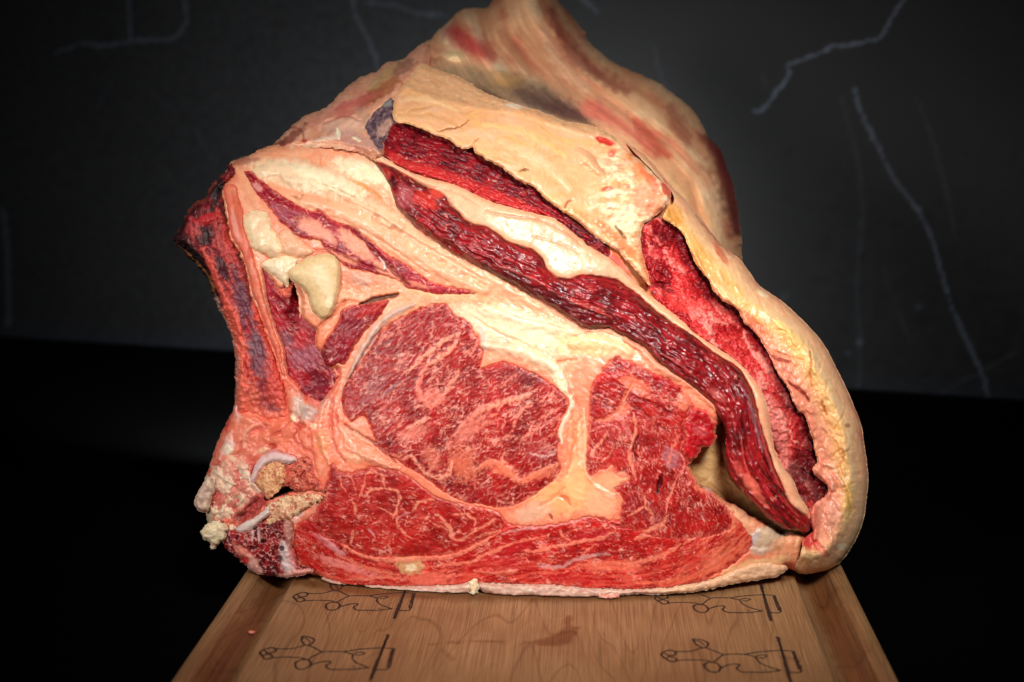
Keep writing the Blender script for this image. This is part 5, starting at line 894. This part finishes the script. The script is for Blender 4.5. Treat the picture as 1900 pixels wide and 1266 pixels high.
me = bo.data
# juice stains traced on the board plane, plus contact and groove shade painted in
def plane_px(s): 
    p = P(s); return on_plane(p[:, 0], p[:, 1])[:, :2]
st = np.zeros(len(V), F); vx, vy = V[:, 0].astype(F), V[:, 1].astype(F)
nz = .0022 * fbm(vx * 120, vy * 120, 301, 3)
d = seg_dist(vx, vy, plane_px('985,1193 1000,1186 1030,1180 1045,1165 1050,1142 1060,1145 1062,1160 1075,1165 1070,1180 1058,1195 1030,1200 1000,1198'), True); st = np.maximum(st, ss(-.0008, .0012, d + nz) * .8)
d = seg_dist(vx, vy, plane_px('800,1196 840,1192 900,1190 960,1194 1010,1190'), False); st = np.maximum(st, ss(.0022, .0004, d + nz) * .65)
d = seg_dist(vx, vy, plane_px('820,1205 830,1215 840,1224'), False); st = np.maximum(st, ss(.0018, .0004, d) * .6)
d = seg_dist(vx, vy, plane_px('480,1066 600,1086 700,1100 850,1108 1000,1110 1150,1108 1300,1098 1440,1072 1540,1060'), False); st = np.maximum(st, ss(.012, .002, d + 1.8 * nz) * .85)  # juice line that also paints the contact shade under the joint
gx = np.minimum(np.abs(vx - (BX0 + BW * .055)), np.abs(vx - (BX1 - BW * .050)))
st = np.maximum(st, ss(.012, .003, gx + nz) * .95)  # juice stain in the grooves, doubling as painted shade of their walls
a = me.color_attributes.new('stain_shade', 'FLOAT_COLOR', 'POINT'); c4 = np.ones((len(V), 4), np.float32); c4[:, :3] = st[:, None]; a.data.foreach_set('color', c4.ravel())

# burnt cow outline drawings: thin charred ribbons lying on the wood
BM = bpy.data.materials.new('charred_wood'); BM.use_nodes = True; nt = BM.node_tree; bb = nt.nodes['Principled BSDF']
nn = nt.nodes.new('ShaderNodeTexNoise'); nn.inputs['Scale'].default_value = 600; rmp = nt.nodes.new('ShaderNodeValToRGB')
rmp.color_ramp.elements[0].color = (.010, .004, .002, 1); rmp.color_ramp.elements[1].color = (.05, .02, .01, 1); rmp.color_ramp.elements[0].position = .35; rmp.color_ramp.elements[1].position = .7
nt.links.new(nn.outputs['Fac'], rmp.inputs[0]); nt.links.new(rmp.outputs[0], bb.inputs['Base Color']); bb.inputs['Roughness'].default_value = .7
ZO = [  # polylines in the pixels of a 2.639x crop whose corner is (980,1040); width in mm
 ('805,385 850,390 880,405 872,425 850,428 820,408 805,385', .9), ('650,465 662,450 695,440 722,450 718,463 690,470 720,478 725,492 700,497 675,482 650,465', 1.0), ('668,455 690,470 672,480', .8),
 ('700,442 740,447 800,445 830,435 860,428 900,440 955,462', .8), ('725,492 770,488 830,488 880,492 905,500 930,480 955,462', .8), ('860,512 880,500 920,503 942,525 930,545 900,547 872,532 860,512', 1.0),
 ('945,527 980,512 1025,508 1032,518 1020,530 1050,547 1100,548 1170,548 1238,538', .9), ('955,462 1000,459 1060,460 1120,450 1180,445 1230,442 1300,445', .8), ('1060,460 1115,475 1122,490 1160,515 1240,540', .8),
 ('1112,472 1140,463 1170,468 1150,479 1130,476', .7), ('1160,536 1168,538', 1.2), ('1218,375 1228,400 1240,440 1252,490 1265,540 1285,600', 1.1), ('1228,378 1240,430 1256,480 1275,540 1290,600', .8), ('1300,445 1318,490 1337,535 1325,550 1278,548', .9), ('1293,450 1310,495 1328,538', .8), ('815,392 845,400 866,420', .5)]
def zo_plane():
    out = []
    for s, wd in ZO:
        p = P(s); p = smooth(p, 3, False); w_ = on_plane(980 + p[:, 0] / 2.639, 1040 + p[:, 1] / 2.639)[:, :2]; out.append((w_, wd))
    return out
def ribbon(off):
    Vs, Fs = [], []
    for w_, wd in zo_plane():
        w_ = w_ + off
        d = np.diff(w_, axis=0); L = np.r_[0, np.cumsum(np.hypot(*d.T))]; m = max(4, int(L[-1] / .0007)); t = np.linspace(0, L[-1], m)
        c = np.stack([np.interp(t, L, w_[:, 0]), np.interp(t, L, w_[:, 1])], 1)
        c = c + .0003 * np.stack([fbm(c[:, 0] * 300, c[:, 1] * 300, 310), fbm(c[:, 0] * 300, c[:, 1] * 300, 311)], 1)
        g = np.gradient(c, axis=0); g /= np.linalg.norm(g, axis=1)[:, None] + 1e-9; nr = np.stack([-g[:, 1], g[:, 0]], 1)
        hw = wd / 2000 * 1.8 * (.8 + .45 * fbm(c[:, 0] * 420, c[:, 1] * 420, 312, 3))
        z = .00025; b = len(Vs)
        for i in range(m):
            a1 = c[i] + nr[i] * hw[i]; a2 = c[i] - nr[i] * hw[i]
            Vs += [(a1[0], a1[1], 0.00003), (c[i, 0] + nr[i, 0] * hw[i] * .6, c[i, 1] + nr[i, 1] * hw[i] * .6, z), (c[i, 0] - nr[i, 0] * hw[i] * .6, c[i, 1] - nr[i, 1] * hw[i] * .6, z), (a2[0], a2[1], 0.00003)]
        for i in range(m - 1):
            for k in range(3): Fs.append((b + 4 * i + k, b + 4 * i + k + 1, b + 4 * i + 4 + k + 1, b + 4 * i + 4 + k))
    return np.array(Vs), np.array(Fs)[:, ::-1]
ref = on_plane(1453.7, 1222)[:2]
for (kx, ky), lb in (((1453.7, 1222), 'burnt cow drawing at the front right'), ((704, 1217), 'burnt cow drawing at the front left'), ((1419.6, 1116), 'burnt cow drawing half under the beef at the right'), ((745, 1112), 'burnt cow drawing half under the beef at the left')):
    Vr, Fr = ribbon(on_plane(kx, ky)[:2] - ref)
    mesh_obj('burnt_drawing', Vr - BLOC, Fr, BM, None, board, True, lb)

# ------------------------------------------------------------------ table and backdrop
def simple(name, col, rough, spec=.5):
    m = bpy.data.materials.new(name); m.use_nodes = True; b = m.node_tree.nodes['Principled BSDF']; nt = m.node_tree
    nn = nt.nodes.new('ShaderNodeTexNoise'); nn.inputs['Scale'].default_value = 60; r = nt.nodes.new('ShaderNodeValToRGB')
    r.color_ramp.elements[0].color = tuple(c * .8 for c in col) + (1,); r.color_ramp.elements[1].color = tuple(c * 1.2 for c in col) + (1,)
    nt.links.new(nn.outputs['Fac'], r.inputs[0]); nt.links.new(r.outputs[0], b.inputs['Base Color'])
    b.inputs['Roughness'].default_value = rough; b.inputs['Specular IOR Level'].default_value = spec
    return m
TZ = -0.036
def box(name, x0, x1, y0, y1, z0, z1, mat):
    V = np.array([(x, y, z) for z in (z0, z1) for y in (y0, y1) for x in (x0, x1)])
    f = np.array([(0, 2, 3, 1), (4, 5, 7, 6), (0, 1, 5, 4), (2, 6, 7, 3), (0, 4, 6, 2), (1, 3, 7, 5)])
    return mesh_obj(name, V, f, mat, None, None, False)
tb = box('table', -2.2, 2.2, -0.5, 2.4, TZ - .03, TZ, simple('black_cloth', (.0012, .0012, .0013), .95, .02)); tb['kind'] = 'structure'; tb['label'] = 'black table top under the cutting board'
# dark marble slab: foot passes through pixels (0,626) and (1900,745) on the table plane
A = on_plane(0, 626, TZ); B = on_plane(1900, 745, TZ); dirv = (B - A) / np.linalg.norm(B - A); A2 = A - dirv * .3; LEN = np.linalg.norm(B - A) + .6; HGT = 0.95
nx, nz_ = 720, 340; tt = np.linspace(0, LEN, nx); hh = np.linspace(0, HGT, nz_); TX, HH = np.meshgrid(tt, hh)
W3 = A2[None, None] + dirv[None, None] * TX[..., None]; W3[..., 2] = TZ + .001 + HH
rel = W3 - CAM; zc = rel @ FWD; WX = (PW / 2 + FPX * (rel @ RGT) / zc).astype(F); WY = (PH / 2 - FPX * (rel @ UPV) / zc).astype(F)
base = .016 + .003 * fbm(TX * 3, HH * 3, 320, 4) + .0006 * fbm(TX * 12, HH * 12, 321, 3)
vein = np.zeros(TX.shape, F)
for s, wd, st_ in (('1700,-50 1680,-5 1665,15 1645,52 1630,70 1605,78 1560,86 1550,84 1510,103 1475,115 1460,122 1466,135 1455,155 1440,168 1432,182 1420,200 1400,208', 5.5, 1.0),
    ('1585,165 1600,215 1625,262 1645,305 1668,345 1700,385 1728,440 1745,500 1758,545 1775,590 1800,645 1820,690 1835,735', 6, .7), ('1700,180 1730,260 1755,350 1765,400 1775,450', 4, .16), ('1560,180 1590,290 1600,400 1590,520 1597,640 1592,720', 7, .13),
    ('1215,85 1222,130 1240,170', 7, .16), ('648,-20 665,40 690,85 702,135', 6, .26), ('680,5 730,10 780,25 830,30', 5, .25), ('1078,-6 1090,5 1108,22', 8, .4), ('105,100 150,82 180,85 235,80 260,75 320,72 345,40 343,0', 6, .3), ('240,80 242,40 238,0', 6, .28),
    ('5,390 15,480 16,600', 10, .22), ('1640,500 1665,570 1690,640', 5, .1), ('1735,735 1800,700 1890,650', 4, .18), ('360,235 385,280 400,300', 5, .07), ('180,200 205,150', 6, .05), ('1415,140 1420,165', 9, .1)):
    p = smooth(P(s), 3, False); m = (WX > p[:, 0].min() - 25) & (WX < p[:, 0].max() + 25) & (WY > p[:, 1].min() - 25) & (WY < p[:, 1].max() + 25)
    if not m.any(): continue
    xx, yy = WX[m], WY[m]; d = seg_dist(xx + 4 * fbm(xx / 14, yy / 14, 331, 3), yy + 4 * fbm(xx / 14, yy / 14, 332, 3), p, False)
    l = wd * (.75 + .3 * perlin(xx / 30, yy / 30, 333)); vein[m] = np.maximum(vein[m], ss(l, l * .3, d) * st_ * (.7 + .5 * fbm(xx / 9, yy / 9, 334, 3)))
for s, wd, st_ in (('1595,635 1597,640', 10, .35), ('1573,655 1576,658', 8, .18), ('1705,570 1710,575', 9, .2), ('1455,550 1475,555', 12, .12)):
    p = P(s); d = np.hypot(WX - p[0, 0], WY - p[0, 1]); vein = np.maximum(vein, ss(wd, wd * .3, d) * st_)
g = (base[..., None] * np.array([1.0, 1.0, 1.05]) + np.clip(vein, 0, 1)[..., None] * np.array([.135, .165, .215])).astype(np.float32)
g = g + .004 * ss(.03, .0, HH)[..., None] * np.array([.2, .6, 1.6])
Wf = W3.reshape(-1, 3); ii, jj = np.meshgrid(np.arange(nz_ - 1), np.arange(nx - 1), indexing='ij'); a = (ii * nx + jj).ravel()
q = np.stack([a, a + 1, a + nx + 1, a + nx], 1)
nrm = np.cross(dirv, [0, 0, 1.0]); back = Wf + -nrm * .02
# thickness: rim back to the rear face
rim = np.r_[np.arange(nx), nx - 1 + nx * np.arange(1, nz_), (nz_ - 1) * nx + np.arange(nx - 2, -1, -1), nx * np.arange(nz_ - 2, 0, -1)]
nb = len(Wf); Vb = back[rim]; m = len(rim); i = np.arange(m); j = (i + 1) % m
q = np.vstack([q, np.stack([rim[i], nb + i, nb + j, rim[j]], 1)])
cnr = [nb + int(np.where(rim == k)[0][0]) for k in (0, nx - 1, nz_ * nx - 1, (nz_ - 1) * nx)]
q = np.vstack([q, np.array([[cnr[0], cnr[3], cnr[2], cnr[1]]])])
MM = make_mat('dark_marble', .3, .5, 0, 0, .03, 300, .04); MM.node_tree.nodes['Principled BSDF'].inputs['Subsurface Weight'].default_value = 0
Vw = np.vstack([Wf, Vb]); cw = np.vstack([g.reshape(-1, 3), g.reshape(-1, 3)[rim]])
wl = mesh_obj('backdrop', Vw, q, MM, cw, None, True); wl['kind'] = 'structure'; wl['label'] = 'dark grey marble slab with pale blue veins standing behind'
open('/tmp/info.txt','w').write(str(sum(len(o.data.polygons) for o in scn.objects if o.type == 'MESH') * 2)) if 0 else None
print('tris', sum(len(o.data.polygons) for o in scn.objects if o.type == 'MESH') * 2, 'script', time.time() - T0)

# two crumbs of meat on the board
import bmesh
for k, (px, py, sz, lb) in enumerate(((467, 1175, .0016, 'tiny pink crumb of meat lying in the left juice groove of the board'),)):
    bm = bmesh.new(); bmesh.ops.create_icosphere(bm, subdivisions=2, radius=sz)
    for v_ in bm.verts:
        q_ = v_.co / sz; f_ = 1 + .35 * float(perlin(np.array([q_.x * 1.7 + k]), np.array([q_.y * 1.7 + q_.z]), 400)[0]); v_.co.x *= 1.5 * f_; v_.co.y *= f_; v_.co.z *= .6 * f_
    me_ = bpy.data.meshes.new('meat_crumb'); bm.to_mesh(me_); bm.free()
    for f_ in me_.polygons: f_.use_smooth = True
    a_ = me_.color_attributes.new('tint', 'FLOAT_COLOR', 'POINT'); c4 = np.ones((len(me_.vertices), 4), np.float32); c4[:, :3] = C(226, 130, 110) if k == 0 else C(230, 206, 180); a_.data.foreach_set('color', c4.ravel())
    me_.materials.append(M_FAT); o_ = bpy.data.objects.new('meat_crumb', me_); scn.collection.objects.link(o_)
    w_ = on_plane(px, py, 0.0); z_ = float(np.interp(w_[0] - BX0, pr[2:, 0], pr[2:, 1])) if k == 0 else 0.0
    w_ = on_plane(px, py, z_); o_.location = (w_[0], w_[1], z_ + sz * .5); tag(o_, lb, 'meat crumb')
